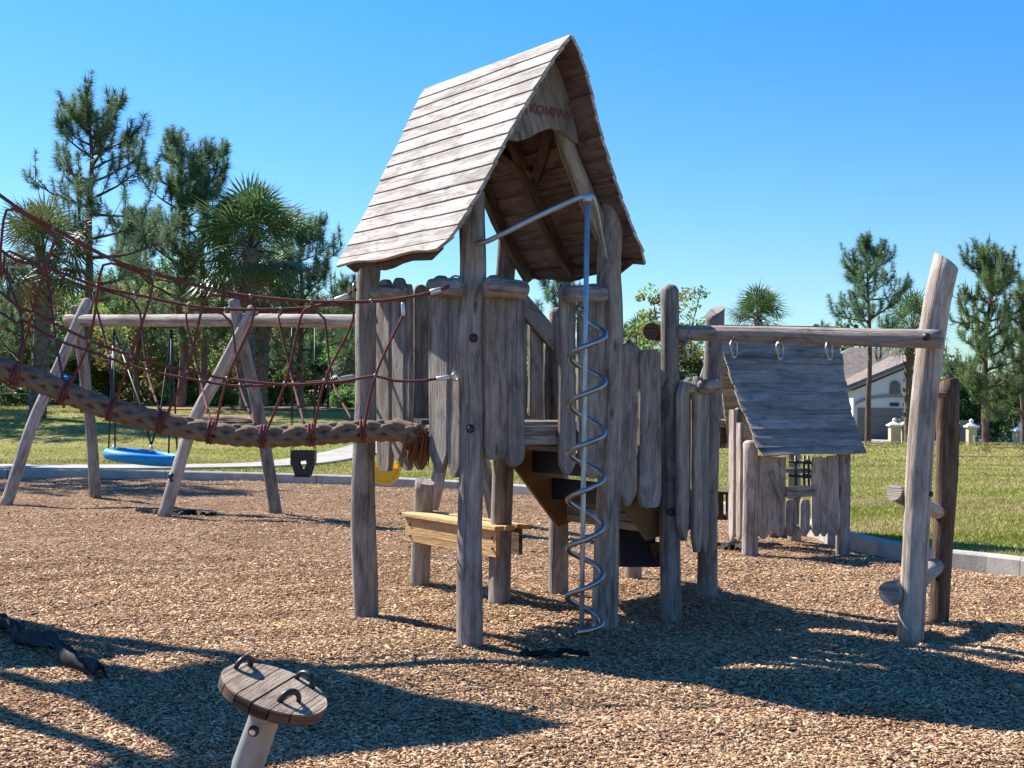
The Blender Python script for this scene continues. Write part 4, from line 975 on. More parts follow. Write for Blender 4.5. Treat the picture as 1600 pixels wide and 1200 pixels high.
# ------------------------------------------------------------------ spinner in the foreground
cS = P(430, 1075, 5.15)
spn = thing('spinner_seat', G(370, 1228), 'tilted round plank seat with three black handles on a grey post', 'spinner')
ax = Vector((.34, -.11, .95)).normalized(); sx = (X-ax*X.dot(ax)).normalized(); sy = ax.cross(sx)
RD = .222; bx = (sx*.24+sy*.97).normalized(); by = ax.cross(bx)   # planks run along bx
mb = MB(); npk = 6; q = rnd(4)
for i in range(npk):
    y0 = -RD+2*RD*i/npk+.003; y1 = -RD+2*RD*(i+1)/npk-.003; out = []
    for j in range(9):
        y = y0+(y1-y0)*j/8; out.append((math.sqrt(max(1e-5, RD*RD-y*y)), y))
    for j in range(9):
        y = y1+(y0-y1)*j/8; out.append((-math.sqrt(max(1e-5, RD*RD-y*y)), y))
    dz = q.uniform(-.002, .002)
    lo = [cS+bx*(x*.96)+by*(y*.97)-ax*.052 for x, y in out]; l1 = [cS+bx*x+by*y-ax*.044 for x, y in out]; m1 = [cS+bx*x+by*y+ax*(dz-.006) for x, y in out]; m2 = [cS+bx*x*.985+by*(y if 0 < i < npk-1 else y*.985)+ax*dz for x, y in out]
    b = len(mb.v); n_ = len(out)
    for rg_ in (lo, l1, m1, m2): mb.v.extend([tuple(p) for p in rg_])
    so_ = q.uniform(0, 30)
    for r_ in range(3):
        for j in range(n_):
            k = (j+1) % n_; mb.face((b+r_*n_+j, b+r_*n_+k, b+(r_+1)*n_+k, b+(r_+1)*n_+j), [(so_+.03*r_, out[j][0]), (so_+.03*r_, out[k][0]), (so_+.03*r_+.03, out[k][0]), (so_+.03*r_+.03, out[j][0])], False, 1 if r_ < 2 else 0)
    mb.face(tuple(b+3*n_+j for j in range(n_)), [(p[1]+so_, p[0]) for p in out]); mb.face(tuple(b+n_-1-j for j in range(n_)), [(p[1]+so_, p[0]) for p in out[::-1]])
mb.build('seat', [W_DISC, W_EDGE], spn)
mb = MB(); lathe(mb, cS-ax*.10, ax, [(.06, 0), (.10, .02), (.15, .035), (.15, .053)], 24); mb.build('under_plate', W_BROWN, spn)
for (u, v, ang) in ((368, 1035, 1.0), (481, 1066, -.62), (452, 1096, .0)):
    r_ = ray(u, v); c = CAM+r_*((cS-CAM).dot(ax)/r_.dot(ax)); c = cS+(c-cS)*min(1, .185/max(.01, (c-cS).length))
    d = (c-cS).normalized(); tdir = ax.cross(d)
    mb = MB(); ps = [c+tdir*(.045*math.cos(t*math.pi/12))+ax*(.047*math.sin(t*math.pi/12)-.004) for t in range(13)]
    tube(mb, ps, .0105, 8, flat=1.3); mb.build('handle', RUBBER, spn)
top = cS-ax*.10; bend = top-ax*.235
mb = MB(); pp = [top, top-ax*.02, bend+ax*.02, bend, bend-Z*.02+Vector((-.003, 0, 0)), Vector((bend.x-.02, bend.y, -.05))]; tube(mb, pp, [.068, .062, .064, .065, .066, .067], 28); mb.build('post', POSTPAINT, spn)
mb = MB(); lathe(mb, top-ax*.03, ax, [(.066, 0), (.072, .008), (.072, .022), (.064, .03)], 28); mb.build('collar', POSTPAINT, spn)
r_ = ray(396, 1143); bp = P(396, 1143, 5.13-.062); nn = (Vector((bp.x, bp.y-.1, bp.z))-bp).normalized()
mb = MB(); lathe(mb, bp+Yv*.012, -Yv, [(.021, 0), (.023, .006), (.021, .012), (.012, .014)], 18); cap = mb.build('bolt_cover', RUBBER, spn)
mb = MB(); lathe(mb, bp+Vector((-.003, 0, -.003)), -Yv, [(.0115, 0), (.0115, .005), (.008, .008)], 14); mb.build('bolt_head', CREAM, cap)

# ------------------------------------------------------------------ exposed fabric
def fabric(pts, wd, seed, label, lift=.03):
    q = rnd(seed); ps = crom(pts, .04); V = []; F = []; m = 9; ph = [q.uniform(0, 6) for _ in range(6)]
    for i, p in enumerate(ps):
        t = (ps[min(i+1, len(ps)-1)]-ps[max(i-1, 0)]); s = Vector((t.y, -t.x, 0)).normalized(); k = i/(len(ps)-1)
        ww = wd*(1-.55*k)*(1+.2*math.sin(7*k+ph[0]))
        for j in range(m):
            f = j/(m-1)-.5
            z = lift*(1-4*f*f)*(.8+.35*math.sin(13*k+ph[1]))+.022*math.sin(16*k+9*f+ph[2])+.014*math.sin(34*k-14*f+ph[3])+.007*q.uniform(-1, 1)+.35*lift*abs(math.sin(9*f+5*k+ph[5]))
            V.append(p+s*(f*ww+.015*math.sin(21*k+ph[4]))+Z*(z*min(1, lift/.02+.25)+.012))
    for i in range(len(ps)-1):
        for j in range(m-1): F.append((i*m+j, i*m+j+1, (i+1)*m+j+1, (i+1)*m+j))
    o = npmesh('landscape_fabric', [tuple(v) for v in V], F, FABRIC, smooth=True, label=label, cat='fabric', group='exposed landscape fabric')
    sm = o.modifiers.new('thickness', 'SOLIDIFY'); sm.thickness = .006; return o
fabric([G(-70, 962), G(5, 985), G(40, 1003), G(80, 1022), G(130, 1045), G(152, 1058)], .15, 1, 'crumpled black fabric strip lying in shade at left foreground', .06)
fabric([G(815, 1021), G(850, 1024), G(885, 1020), G(920, 1026)], .10, 2, 'black fabric scrap at the foot of the spiral pole', .004)
fabric([G(1124, 858), G(1150, 858), G(1168, 862)], .3, 3, 'black fabric scrap in front of the playhouse corner post', .05)
fabric([G(268, 806), G(300, 803), G(335, 806)], .2, 4, 'flat dark fabric scrap beside the leaning swing legs', .02)
mb = MB(); lathe(mb, G(1216, 838)-Z*.03, Z, [(.10, 0), (.105, .08), (.10, .13), (.05, .14)], 14); mb.build('stepping_stump', W_BROWN, label='short dark stump under the playhouse picket wall', cat='stump')

# ================================================================== TREES
def quads(c, d, w_, s):   # centre base, direction*length, half width vec -> triangles blades
    return np.stack([c-w_, c+w_, c+d], 1)
def pine(base, H, seed, spread, start=.3, nb=26, dens=1., label='', lean=(0, 0), tr=.16, tint=(.10, .175, .085), nlen=.33, name='pine_tree', group=None, bend=None, upk=.55):
    q = rnd(seed); r = np.random.default_rng(seed); base = Vector(base)
    t = thing(name, base, label, 'tree', group)
    tp = [base-Z*.2]
    for i in range(1, 6): tp.append(base+Vector((lean[0]*i/5*H+q.uniform(-.1, .1), lean[1]*i/5*H+q.uniform(-.1, .1), H*i/5*(.97 if i == 5 else 1))))
    ts = crom(tp, .4); mb = MB(); m = len(ts)
    tube(mb, ts, [tr*(1-.86*i/(m-1)) for i in range(m)], 9); mb.build('trunk', BARK, t)
    mb = MB(); shoots = []
    def at(f): x = f*(m-1); i = min(int(x), m-2); return ts[i].lerp(ts[i+1], x-i)
    ga = q.uniform(0, 6)
    for i in range(nb):
        f = start+(1-start)*(i/nb)**.85*.97+q.uniform(-.015, .015); ga += 2.4+q.uniform(-.5, .5)
        g = max(0., (f-start)/(1-start)); ln = spread*(1-.68*g**1.6)*q.uniform(.55, 1.08)*(.75+.25*min(1, g*5))
        el = q.uniform(-.05, .3)+.75*g*upk*.9
        p = at(min(f, .98)); d = Vector((math.cos(ga)*math.cos(el), math.sin(ga)*math.cos(el), math.sin(el)))
        ps = [p]; dd = d.copy(); seg = 6
        for j in range(seg):
            dd = (dd+Z*(.05*upk+.045*j*upk)+Vector((q.uniform(-.12, .12), q.uniform(-.12, .12), q.uniform(-.1, .06)))).normalized(); ps.append(ps[-1]+dd*(ln/seg))
        rb_ = tr*.32*(1-.6*g)+.012; tube(mb, ps, [rb_*(1-.8*j/seg) for j in range(seg+1)], 5)
        shoots.append((ps[-1], (dd+Z*.5).normalized(), 1.0))
        for j in range(2, seg+1):
            for _ in range(q.choice((0, 1, 1, 2)) if j < 4 else q.choice((1, 1, 2))):
                sd = (dd*.5+Vector((q.gauss(0, .7), q.gauss(0, .7), q.uniform(.0, .9)))).normalized(); l = ln*q.uniform(.10, .26)+.2
                b = ps[j].lerp(ps[j-1], q.random()); e = b+sd*l; e2_ = e+(sd*.4+Z*.8).normalized()*l*.4; tube(mb, [b, e, e2_], [.016, .011, .006], 4)
                shoots.append((e2_, (sd*.35+Z).normalized(), q.uniform(.6, 1)))
                if q.random() < .6: shoots.append((b.lerp(e, .6), (sd+Z*.3).normalized(), q.uniform(.6, .9)))
    shoots.append((ts[-1], Z, 1.2)); 
    for _ in range(5): shoots.append((at(q.uniform(.88, .98)), Vector((q.gauss(0, .4), q.gauss(0, .4), 1)).normalized(), .9))
    mb.build('branches', BARK, t)
    V = []; C = []
    for (p, d, s) in shoots:
        k = int(125*s); ax_ = np.array(d); ll = .42*s
        a = np.cross(ax_, [0.3, .5, .81]); a /= np.linalg.norm(a); b = np.cross(ax_, a)
        th = r.uniform(0, 6.28, k); po = r.uniform(-ll*.8, ll*.5, k); op = r.uniform(.5, 1.25, k)-.25*(po/ll)
        rad = a[None]*np.cos(th)[:, None]+b[None]*np.sin(th)[:, None]
        dr = ax_[None]*np.cos(op)[:, None]+rad*np.sin(op)[:, None]; dr[:, 2] -= .22; dr += r.normal(0, .12, (k, 3))
        c0 = np.array(p)[None]+ax_[None]*po[:, None]; L_ = nlen*s*r.uniform(.75, 1.15, k)
        sidev = np.cross(dr, r.normal(0, 1, (k, 3))); sidev /= np.linalg.norm(sidev, axis=1)[:, None]
        V.append(quads(c0, dr*L_[:, None], sidev*.0088, 1)); tt = np.array(tint)*r.uniform(.6, 1.35); tt = tt*np.array([1+.35*r.uniform(-1, 1)*.5, 1, 1])
        C.append(np.repeat((tt[None]*r.uniform(.8, 1.2, (k, 1))), 3, 0))
        # pale upright candle shoots
        if r.random() < .22:
            kk_ = 2+int(r.integers(0, 3)); c0 = np.array(p)[None]+ax_[None]*(ll*.3)+r.normal(0, .03, (kk_, 3)); dd_ = np.array([[0, 0, 1.]])+r.normal(0, .12, (kk_, 3))
            V.append(quads(c0, dd_*(r.uniform(.25, .55, (kk_, 1))*s), np.tile([[.022, .0, 0]], (kk_, 1)), 1)); C.append(np.repeat(np.tile(np.array([[.13, .165, .075]]), (kk_, 1)), 3, 0))
    V = np.concatenate(V); C = np.concatenate(C)
    npmesh('crown', V.reshape(-1, 3), np.arange(len(V)*3).reshape(-1, 3), NEEDLE, t, cols=C); return t
def palm(base, H, rad, seed, label, nf=34, group=None, tr=.17, tint=(.085, .15, .05), dead=2):
    q = rnd(seed); r = np.random.default_rng(seed); base = Vector(base); t = thing('palm_tree', base, label, 'tree', group)
    ts = crom([base-Z*.2, base+Vector((q.uniform(-.1, .1), q.uniform(-.1, .1), H*.5)), base+Vector((q.uniform(-.2, .2), q.uniform(-.2, .2), H))], .3); m = len(ts)
    mb = MB(); tube(mb, ts, [tr*(1.12-.15*i/(m-1)) for i in range(m)], 12)
    for i in range(int(H*.75/.09)):   # old leaf boots criss-crossing the trunk
        z = H*.22+i*.09; th = i*2.399; x = z/H*(m-1); k = min(int(x), m-2); c = ts[k].lerp(ts[k+1], x-k)
        o = Vector((math.cos(th), math.sin(th), 0)); sd = Vector((-o.y, o.x, 0)); p = c+o*tr*.9
        tube(mb, [p, p+o*.05+Z*.13+sd*.03, p+o*.12+Z*.26], [.06, .045, .02], 4)
    mb.build('trunk', PALMBARK, t)
    top = ts[-1]; V = []; C = []; mb = MB()
    for i in range(nf+dead):
        dd_ = i >= nf; el = q.uniform(-.6, 1.45) if not dd_ else q.uniform(-1.2, -.85); az_ = i*2.399+q.uniform(-.3, .3)
        d = Vector((math.cos(az_)*math.cos(el), math.sin(az_)*math.cos(el), math.sin(el))); pl = rad*q.uniform(.42, .6)
        hub = top+d*pl-Z*(.12*pl*math.cos(el)); tube(mb, [top-Z*q.uniform(0, .3), top+d*pl*.5+Z*.03, hub], [.028, .02, .013], 4)
        nrm = (Z-d*Z.dot(d)); nrm = nrm.normalized() if nrm.length > .1 else Vector((math.cos(az_+1), math.sin(az_+1), 0)); sd = d.cross(nrm)
        tn = np.array(tint)*q.uniform(.6, 1.4) if not dd_ else np.array((.22, .16, .08))*q.uniform(.7, 1.2)
        k = 24; ll = rad*q.uniform(.5, .7)
        for j in range(k):
            a = (j/(k-1)-.5)*math.pi*1.35; l = ll*(1-.22*abs(a)/2.1)*q.uniform(.9, 1.08)
            v = (d*math.cos(a)+sd*math.sin(a)*.95+nrm*(.18*math.cos(2*a)-.1)).normalized(); mid = hub+v*l*.55; tip = hub+v*l+Vector((0, 0, -l*q.uniform(.06, .26)))
            wv = v.cross(nrm).normalized()*(.022*rad/1.8+.004)
            A, B, Cc, D, E = hub, mid-wv, mid+wv, tip, tip
            V += [A, B, Cc, B, D, Cc]; C += [tn*q.uniform(.85, 1.15)]*6
    mb.build('leaf_stalks', PALMBARK, t)
    V = np.array([tuple(v) for v in V]); npmesh('crown', V, np.arange(len(V)).reshape(-1, 3), PALMLEAF, t, cols=np.array(C)); return t
def leafy(base, H, rx, rz, seed, label, n=7000, tint=(.07, .115, .03), ls=.16, name='broadleaf_tree', group=None, cb=.35, clumps=60, tr=.16, cat='tree', sparse=1.):
    q = rnd(seed); r = np.random.default_rng(seed); base = Vector(base); t = thing(name, base, label, cat, group)
    mb = MB(); cz = H*(1-rz/H*1.0) if False else H-rz; cen = base+Z*cz
    ts = crom([base-Z*.2, base+Vector((q.uniform(-.15, .15), q.uniform(-.1, .1), H*.3)), base+Vector((q.uniform(-.3, .3), 0, H*.7))], .4); m = len(ts)
    tube(mb, ts, [tr*(1-.7*i/(m-1)) for i in range(m)], 8)
    cc = []
    for i in range(clumps):
        v = r.normal(0, 1, 3); v /= np.linalg.norm(v); k = r.uniform(.35, 1.0)**.6; k *= 1+.22*math.sin(3*math.atan2(v[1], v[0])+seed)*1
        c = np.array(cen)+v*np.array([rx, rx, rz])*k*r.uniform(.8, 1.08); cc.append(c)
        if i % 3 == 0:
            s = ts[min(m-1, int(m*q.uniform(.45, .98)))]; e = Vector(c); tube(mb, [s, s.lerp(e, .5)+Z*.15+Vector((q.uniform(-.2, .2), q.uniform(-.2, .2), 0)), e], [tr*.3, tr*.18, .012], 4)
    mb.build('trunk', OAKBARK, t)
    cc = np.array(cc); k = n//clumps; N = k*clumps
    cr = np.repeat(r.uniform(.45, 1., clumps), k)*rx*.36*sparse
    v = r.normal(0, 1, (N, 3)); v /= np.linalg.norm(v, axis=1)[:, None]; ce = np.repeat(cc, k, 0)+v*(cr*r.uniform(.15, 1, N)**.55)[:, None]*np.array([1, 1, .72])
    d = r.normal(0, 1, (N, 3)); d[:, 2] -= .2; d /= np.linalg.norm(d, axis=1)[:, None]; s_ = np.cross(d, r.normal(0, 1, (N, 3))); s_ /= np.linalg.norm(s_, axis=1)[:, None]
    L_ = ls*r.uniform(.6, 1.3, (N, 1)); W_ = L_*.36
    V = np.stack([ce-d*L_*.5, ce+s_*W_, ce+d*L_*.5, ce-s_*W_], 1)
    tc = np.repeat(r.uniform(.7, 1.3, (clumps, 1))*np.array([tint])*1.35*(1+.15*r.normal(0, 1, (clumps, 3))), k, 0)*r.uniform(.85, 1.15, (N, 1))
    npmesh('crown', V.reshape(-1, 3), np.arange(4*N).reshape(-1, 4), LEAF, t, cols=np.repeat(tc.clip(.01, 1), 4, 0)); return t
def gp(u, Y):   # ground point below picture column u at depth Y
    x = P(u, 620, Y).x; return Vector((x, Y, hgt(x, Y)))
def ht(u, v, Y): p = P(u, v, Y); return p.z-hgt(p.x, Y)
# pines, left
pine(gp(135, 40), ht(147, 150, 40), 1, 2.9, .38, 30, 1, 'tallest dark pine at far left rising above the rope bridge', (.004, 0), .2)
pine(gp(282, 44), ht(275, 215, 44), 2, 2.7, .28, 34, 1, 'two topped pine left of the big fan palm', (-.008, 0), .18)
pine(gp(318, 45), ht(315, 225, 45), 12, 2.2, .32, 26, 1, 'slim pine directly behind the big fan palm crown', (0, 0), .15)
pine(gp(470, 48), ht(468, 340, 48), 3, 2.8, .2, 32, 1, 'shorter pine between fan palm and roofed tower', (0, 0), .15)
pine(gp(535, 60), ht(530, 440, 60), 4, 2.4, .2, 18, 1, 'small pine showing just left of the tower post', (0, 0), .14)
pine(gp(30, 50), ht(20, 420, 50), 5, 2.6, .2, 18, 1, 'low pine at the left picture edge behind palms', (0, 0), .15)
pine(gp(215, 52), ht(212, 330, 52), 14, 2.9, .2, 28, 1, 'middle height pine between the tall pine and two topped pine', (0, 0), .15)
pine(gp(875, 52), ht(872, 425, 52), 6, 2.1, .35, 16, 1, 'small pine seen through the tower opening', (0, 0), .13)
pine(gp(1357, 60), ht(1368, 375, 60), 7, 2.35, .52, 26, 1, 'slim pine with bare trunk in front of the white house', (.002, 0), .16)
pine(gp(1543, 46), ht(1545, 390, 46), 8, 2.1, .22, 34, 1, 'bushy pale green pine standing in a mulch bed at right', (.001, 0), .16, (.105, .165, .06), .25)
pine(gp(1600, 52), ht(1605, 440, 52), 9, 2.0, .25, 22, 1, 'pine cut off by the right picture edge', (0, 0), .15, (.10, .155, .06))
pine((-14.2, 27, .2), 11.5, 31, 3.0, .45, 26, 1, 'tall pine beyond the left picture edge, nearest the path', (0, 0), .2)
for i, (x, y, h_) in enumerate(((-19, 39, 9.5), (-23, 44, 10.5), (-25, 47, 9))): leafy((x, y, hgt(x, y)), h_, 2.6, 3.0, 130+i, ('oak on the berm beyond the left picture edge, nearest', 'tallest oak on the berm beyond the left picture edge', 'oak beyond the left picture edge behind the others')[i], 6000, (.06, .10, .03), .2)
# palms
palm(gp(388, 43), ht(376, 388, 43), 2.55, 21, 'large fan palm with round crown behind the swing beam', 46, tr=.26)
palm(gp(405, 47), ht(440, 440, 47), 2.2, 22, 'second fan palm crown tucked right of the large one', 36, tr=.25)
palm(gp(58, 38), ht(68, 405, 38), 2.0, 23, 'fan palm with brownish fronds at far left', 40, tr=.24, tint=(.10, .125, .045))
palm(gp(1190, 58), ht(1190, 500, 58), 1.75, 24, 'fan palm crown showing above the ring beam', 38)
palm(gp(1420, 62), ht(1418, 515, 62), 2.0, 25, 'fan palm half hidden by the tall leaning log', 38)
palm(gp(1003, 60), ht(1003, 540, 60), 1.6, 26, 'fan palm peeping out right of the roofed tower', 30)
palm(gp(538, 56), ht(535, 560, 56), 1.7, 27, 'low dark fan palm left of the tower post', 30)
# broadleaf trees and shrubs
leafy(gp(1050, 44), ht(1050, 440, 44), 1.6, 1.7, 41, 'airy twiggy tree between roofed tower and landing posts', 3600, (.13, .17, .05), .12, sparse=.8, clumps=52)
leafy(gp(1500, 68), ht(1500, 565, 68), 2.6, 1.9, 42, 'dark round oak under the bushy pine at right', 9000, (.045, .09, .03), .2)
leafy(gp(1590, 74), ht(1590, 600, 74), 2.4, 1.7, 43, 'dark oak at right picture edge before white walls', 7000, (.05, .09, .03), .2)
spec = [(12, 62, 505, 3.4, 'loose olive tree low behind the left fan palm', (.085, .12, .04)), (95, 66, 520, 3.4, 'deep green tree behind the leaning swing legs at left', (.05, .085, .03)), (165, 58, 470, 2.6, 'yellow green tree behind the blue swing', (.13, .16, .04)),
        (235, 55, 440, 2.9, 'bright olive tree below the two topped pine', (.14, .165, .05)), (205, 68, 540, 3.4, 'dark broad tree behind the nest swing chains', (.05, .09, .03)), (300, 66, 470, 3.2, 'mid green tree behind the palm trunks', (.07, .11, .035)), (345, 72, 530, 3.2, 'deep shade tree right behind the large palm', (.045, .08, .028)),
        (450, 66, 500, 3.2, 'dense green tree behind the second swing frame', (.06, .10, .03)), (500, 62, 520, 2.6, 'dark bushy tree left of the tower post', (.045, .085, .03)), (560, 70, 515, 3.2, 'dark tree crossing behind the tower post', (.05, .09, .03)), (620, 64, 540, 2.8, 'green tree showing between the tower pickets', (.08, .13, .035)),
        (690, 60, 560, 2.4, 'low green tree behind the middle of the tower', (.075, .125, .035)), (750, 64, 560, 2.4, 'leafy tree behind the tower front post', (.06, .105, .03)), (815, 62, 560, 2.3, 'yellowish tree behind the stair handrail', (.12, .17, .04)), (870, 66, 570, 2.4, 'light green tree seen under the handrail', (.11, .165, .045)),
        (925, 70, 560, 2.4, 'dark green tree behind the spiral pole', (.06, .10, .03)), (985, 58, 548, 2.0, 'bushy green tree behind the near stair pickets', (.10, .155, .04)), (1085, 60, 560, 2.2, 'dark green tree behind the first steel ring', (.055, .10, .03))]
spec += [(175, 64, 420, 2.5, 'tall green tree between the tall pine and the two topped pine', (.07, .11, .038)), (5, 60, 440, 2.7, 'leafy tree at the very left edge behind the left fan palm', (.075, .115, .04)), (335, 68, 435, 2.5, 'tall deep green tree right behind the big fan palm crown', (.055, .095, .032)), (470, 64, 455, 2.4, 'green tree below the shorter pine', (.07, .115, .038)), (40, 56, 470, 2.6, 'fresh green tree filling the gap right of the left fan palm', (.10, .14, .045)), (110, 60, 455, 2.6, 'mid green tree behind the tall pine trunk', (.075, .12, .04)), (265, 62, 415, 2.4, 'tall loose green tree behind the two topped pine', (.09, .13, .045)), (425, 58, 500, 2.2, 'bright green tree behind the second fan palm', (.10, .15, .045)), (520, 68, 480, 2.6, 'tall dark green tree near the roofed tower at left', (.065, .11, .035))]
for i, (u, Y_, v, rx, lb, tn) in enumerate(spec):
    H_ = ht(u, v, Y_)*1.07; leafy(gp(u, Y_), H_, rx*1.08, max(1.2, H_*.46), 60+i, lb, 14000, tn, .15, group='trees behind the playground', clumps=64)
shr = [(20, 50, 632, 'low hedge shrub at left berm crest'), (250, 56, 610, 'rounded shrub behind the nest swing'), (330, 54, 618, 'rounded shrub behind the tilted swing leg'), (545, 52, 612, 'low shrub beside the slate pedestal'), (1455, 66, 640, 'leafy shrub between the tall logs'), (1555, 66, 655, 'flowering low shrub beyond the bushy pine'), (1150, 62, 610, 'shrub behind the playhouse gable')]
for i, (u, Y_, v, lb) in enumerate(shr):
    H_ = max(.8, ht(u, v, Y_)); leafy(gp(u, Y_), H_, 1.5, H_*.5, 90+i, lb, 2600, (.06, .11, .03), .15, 'shrub', 'shrubs', .1, 30, .05, 'shrub')
# far-off wood closing the view on the left and centre (one mass)
r = np.random.default_rng(99); N = 62000
x = r.uniform(-62, 66, N); y = r.uniform(92, 100, N); hmax = np.clip(6.8-.03*(x+20), 5.2, 9)+1.6*np.sin(x*.31)+1.1*np.sin(x*.83+1)+.7*np.sin(x*2.1); zz = r.uniform(0, 1, N)**.8*hmax*(1-.12*(y-96)/4)
ce = np.stack([x, y, zz-1.0], 1); d = r.normal(0, 1, (N, 3)); d /= np.linalg.norm(d, axis=1)[:, None]; s_ = np.cross(d, r.normal(0, 1, (N, 3))); s_ /= np.linalg.norm(s_, axis=1)[:, None]
L_ = r.uniform(.25, .6, (N, 1)); V = np.stack([ce-d*L_*.5, ce+s_*L_*.35, ce+d*L_*.5, ce-s_*L_*.35], 1)
tc = np.array([[.06, .095, .035]])*r.uniform(.6, 1.4, (N, 1))
npmesh('far_wood', V.reshape(-1, 3), np.arange(4*N).reshape(-1, 4), LEAF, cols=np.repeat(tc, 4, 0), kind='stuff', label='far dark green wood closing the view behind the park', cat='wood')

# ================================================================== HOUSES AND STREET THINGS
def extr(parent, name, mat, pts2, y0, y1, z0=0):
    mb = MB(); mb.prism([Vector((a, y0, b)) for a, b in pts2], Vector((0, y1-y0, 0))); return mb.build(name, mat, parent)
YH = 80
hx = lambda u: P(u, 620, YH).x
hz = lambda u, v: P(u, v, YH).z
ho = thing('house', Vector((hx(1400), YH, hgt(hx(1400), YH))), 'white stucco house with brown roof, arched window and grey garage door', 'house')
gz = hgt(hx(1400), YH)-.3
pk_u, pk_v = 1448, 556
pkx, pkz = hx(pk_u), hz(pk_u, pk_v); exl, ezl = hx(1322), hz(1322, 608); exr = 2*pkx-exl
wl, wr = exl+.45, exr-.45
extr(ho, 'wall', STUCCO, [(wl, gz), (wr, gz), (wr, ezl-.1), (pkx, pkz-.25), (wl, ezl-.1)], YH, YH+9)
for s, ex in ((-1, exl), (1, exr)):
    mb = MB(); d = Vector((ex-pkx, 0, ezl-pkz)); nn = Vector((-d.z*1, 0, d.x)).normalized(); nn = nn if nn.z > 0 else -nn
    pts = [Vector((pkx, YH-.4, pkz)), Vector((ex, YH-.4, ezl)), Vector((ex, YH-.4, ezl))+nn*.22, Vector((pkx, YH-.4, pkz))+nn*.22]
    mb.prism(pts, Vector((0, 9.8, 0))); mb.build('roof', SHINGLE, ho)
    mb = MB(); pts = [p+Vector((0, -.05, -.12)) for p in pts[:2]]+[p+Vector((0, -.05, .05)) for p in pts[1::-1]]; mb.prism(pts, Vector((0, .04, 0))); mb.build('rake_trim', TRIM, ho)
gl, gr, gt = hx(1340), hx(1456), hz(1400, 638)
mb = MB(); box(mb, Vector(((gl+gr)/2, YH-.03, (gz+gt)/2)), X, Yv, Z, (gr-gl)/2, .05, (gt-gz)/2)
for i in range(1, 4):
    box(mb, Vector(((gl+gr)/2, YH-.09, gz+(gt-gz)*i/4+.06)), X, Yv, Z, (gr-gl)/2-.05, .012, .018)
mb.build('garage_door', GARAGE, ho)
mb = MB(); c = (gl+gr)/2; hw_ = (gr-gl)/2+.25; arc = [Vector((c+hw_*math.cos(math.pi-math.pi*i/20), YH-.06, gt+.1+.75*math.sin(math.pi*i/20))) for i in range(21)]
mb.prism(arc+[p+Z*-.16 for p in arc[::-1]], Vector((0, -.06, 0))); mb.build('arch_trim', TRIM, ho)
cx_, cz_ = hx(1398), hz(1398, 606); ww = .33
mb = MB(); pts = [Vector((cx_-ww, YH-.05, cz_-.36)), Vector((cx_+ww, YH-.05, cz_-.36))]+[Vector((cx_+ww*math.cos(a*math.pi/10), YH-.05, cz_+.12+ww*math.sin(a*math.pi/10))) for a in range(11)]
mb.prism(pts, Vector((0, -.03, 0))); wn = mb.build('window', GLASS, ho)
mb = MB()
box(mb, Vector((cx_, YH-.1, cz_+.05)), X, Yv, Z, .012, .012, .42); box(mb, Vector((cx_, YH-.1, cz_+.02)), X, Yv, Z, ww, .012, .012); mb.build('frame', TRIM, wn)
mb = MB(); box(mb, Vector((hx(1397), YH-.09, hz(1397, 632))), X, Yv, Z, .28, .02, .11); mb.build('house_plaque', DARKM, ho)
# main hip roof behind
mb = MB(); a0, a1 = hx(1240), hx(1500); ze = hz(1320, 606); zr = P(1350, 543, YH+9).z
pts = [Vector((a0, YH+3, ze)), Vector((a1, YH+3, ze)), Vector((a1, YH+15, ze)), Vector((a0, YH+15, ze)), Vector((P(1330, 543, YH+9).x, YH+9, zr)), Vector((P(1400, 543, YH+9).x, YH+9, zr))]
b = len(mb.v); mb.v.extend([tuple(p) for p in pts])
for f in ((0, 1, 5, 4), (1, 2, 5), (2, 3, 4, 5), (3, 0, 4), (3, 2, 1, 0)): mb.face(f)
mb.build('main_roof', SHINGLE, ho)
extr(ho, 'main_wall', STUCCO, [(a0+.5, gz), (a1-.5, gz), (a1-.5, ze-.01), (a0+.5, ze-.01)], YH+3.5, YH+14.5)
def simple_house(u0, u1, vt, vb, Y_, label, vr):
    a, b = P(u0, 620, Y_).x, P(u1, 620, Y_).x; zt = P(u0, vt, Y_).z; zr = P(u0, vr, Y_+4).z; z0 = hgt((a+b)/2, Y_)-.3
    t = thing('house', Vector(((a+b)/2, Y_, z0+.3)), label, 'house')
    extr(t, 'wall', STUCCO, [(a, z0), (b, z0), (b, zt), (a, zt)], Y_, Y_+8)
    mb = MB(); pts = [Vector((a-.5, Y_-.5, zt)), Vector((b+.5, Y_-.5, zt)), Vector((b+.5, Y_+8.5, zt)), Vector((a-.5, Y_+8.5, zt)), Vector((a+3, Y_+4, zr)), Vector((b-3, Y_+4, zr))]
    mb.v.extend([tuple(p) for p in pts])
    for f in ((0, 1, 5, 4), (1, 2, 5), (2, 3, 4, 5), (3, 0, 4), (3, 2, 1, 0)): mb.face(f)
    mb.build('roof', SHINGLE, t)
    m = (a+b)/2
    mb = MB(); box(mb, Vector((m-(b-a)*.22, Y_-.03, z0+1.35)), X, Yv, Z, (b-a)*.17, .05, 1.1); mb.build('garage_door', GARAGE, t)
    mb = MB(); box(mb, Vector((m+(b-a)*.26, Y_-.03, z0+1.7)), X, Yv, Z, .7, .05, .6); mb.build('window', GLASS, t)
    return t
simple_house(380, 560, 612, 640, 86, 'pale house mostly hidden by trees behind the swings', 590)
simple_house(1575, 1760, 640, 690, 84, 'pale house at the right picture edge behind oak', 600)
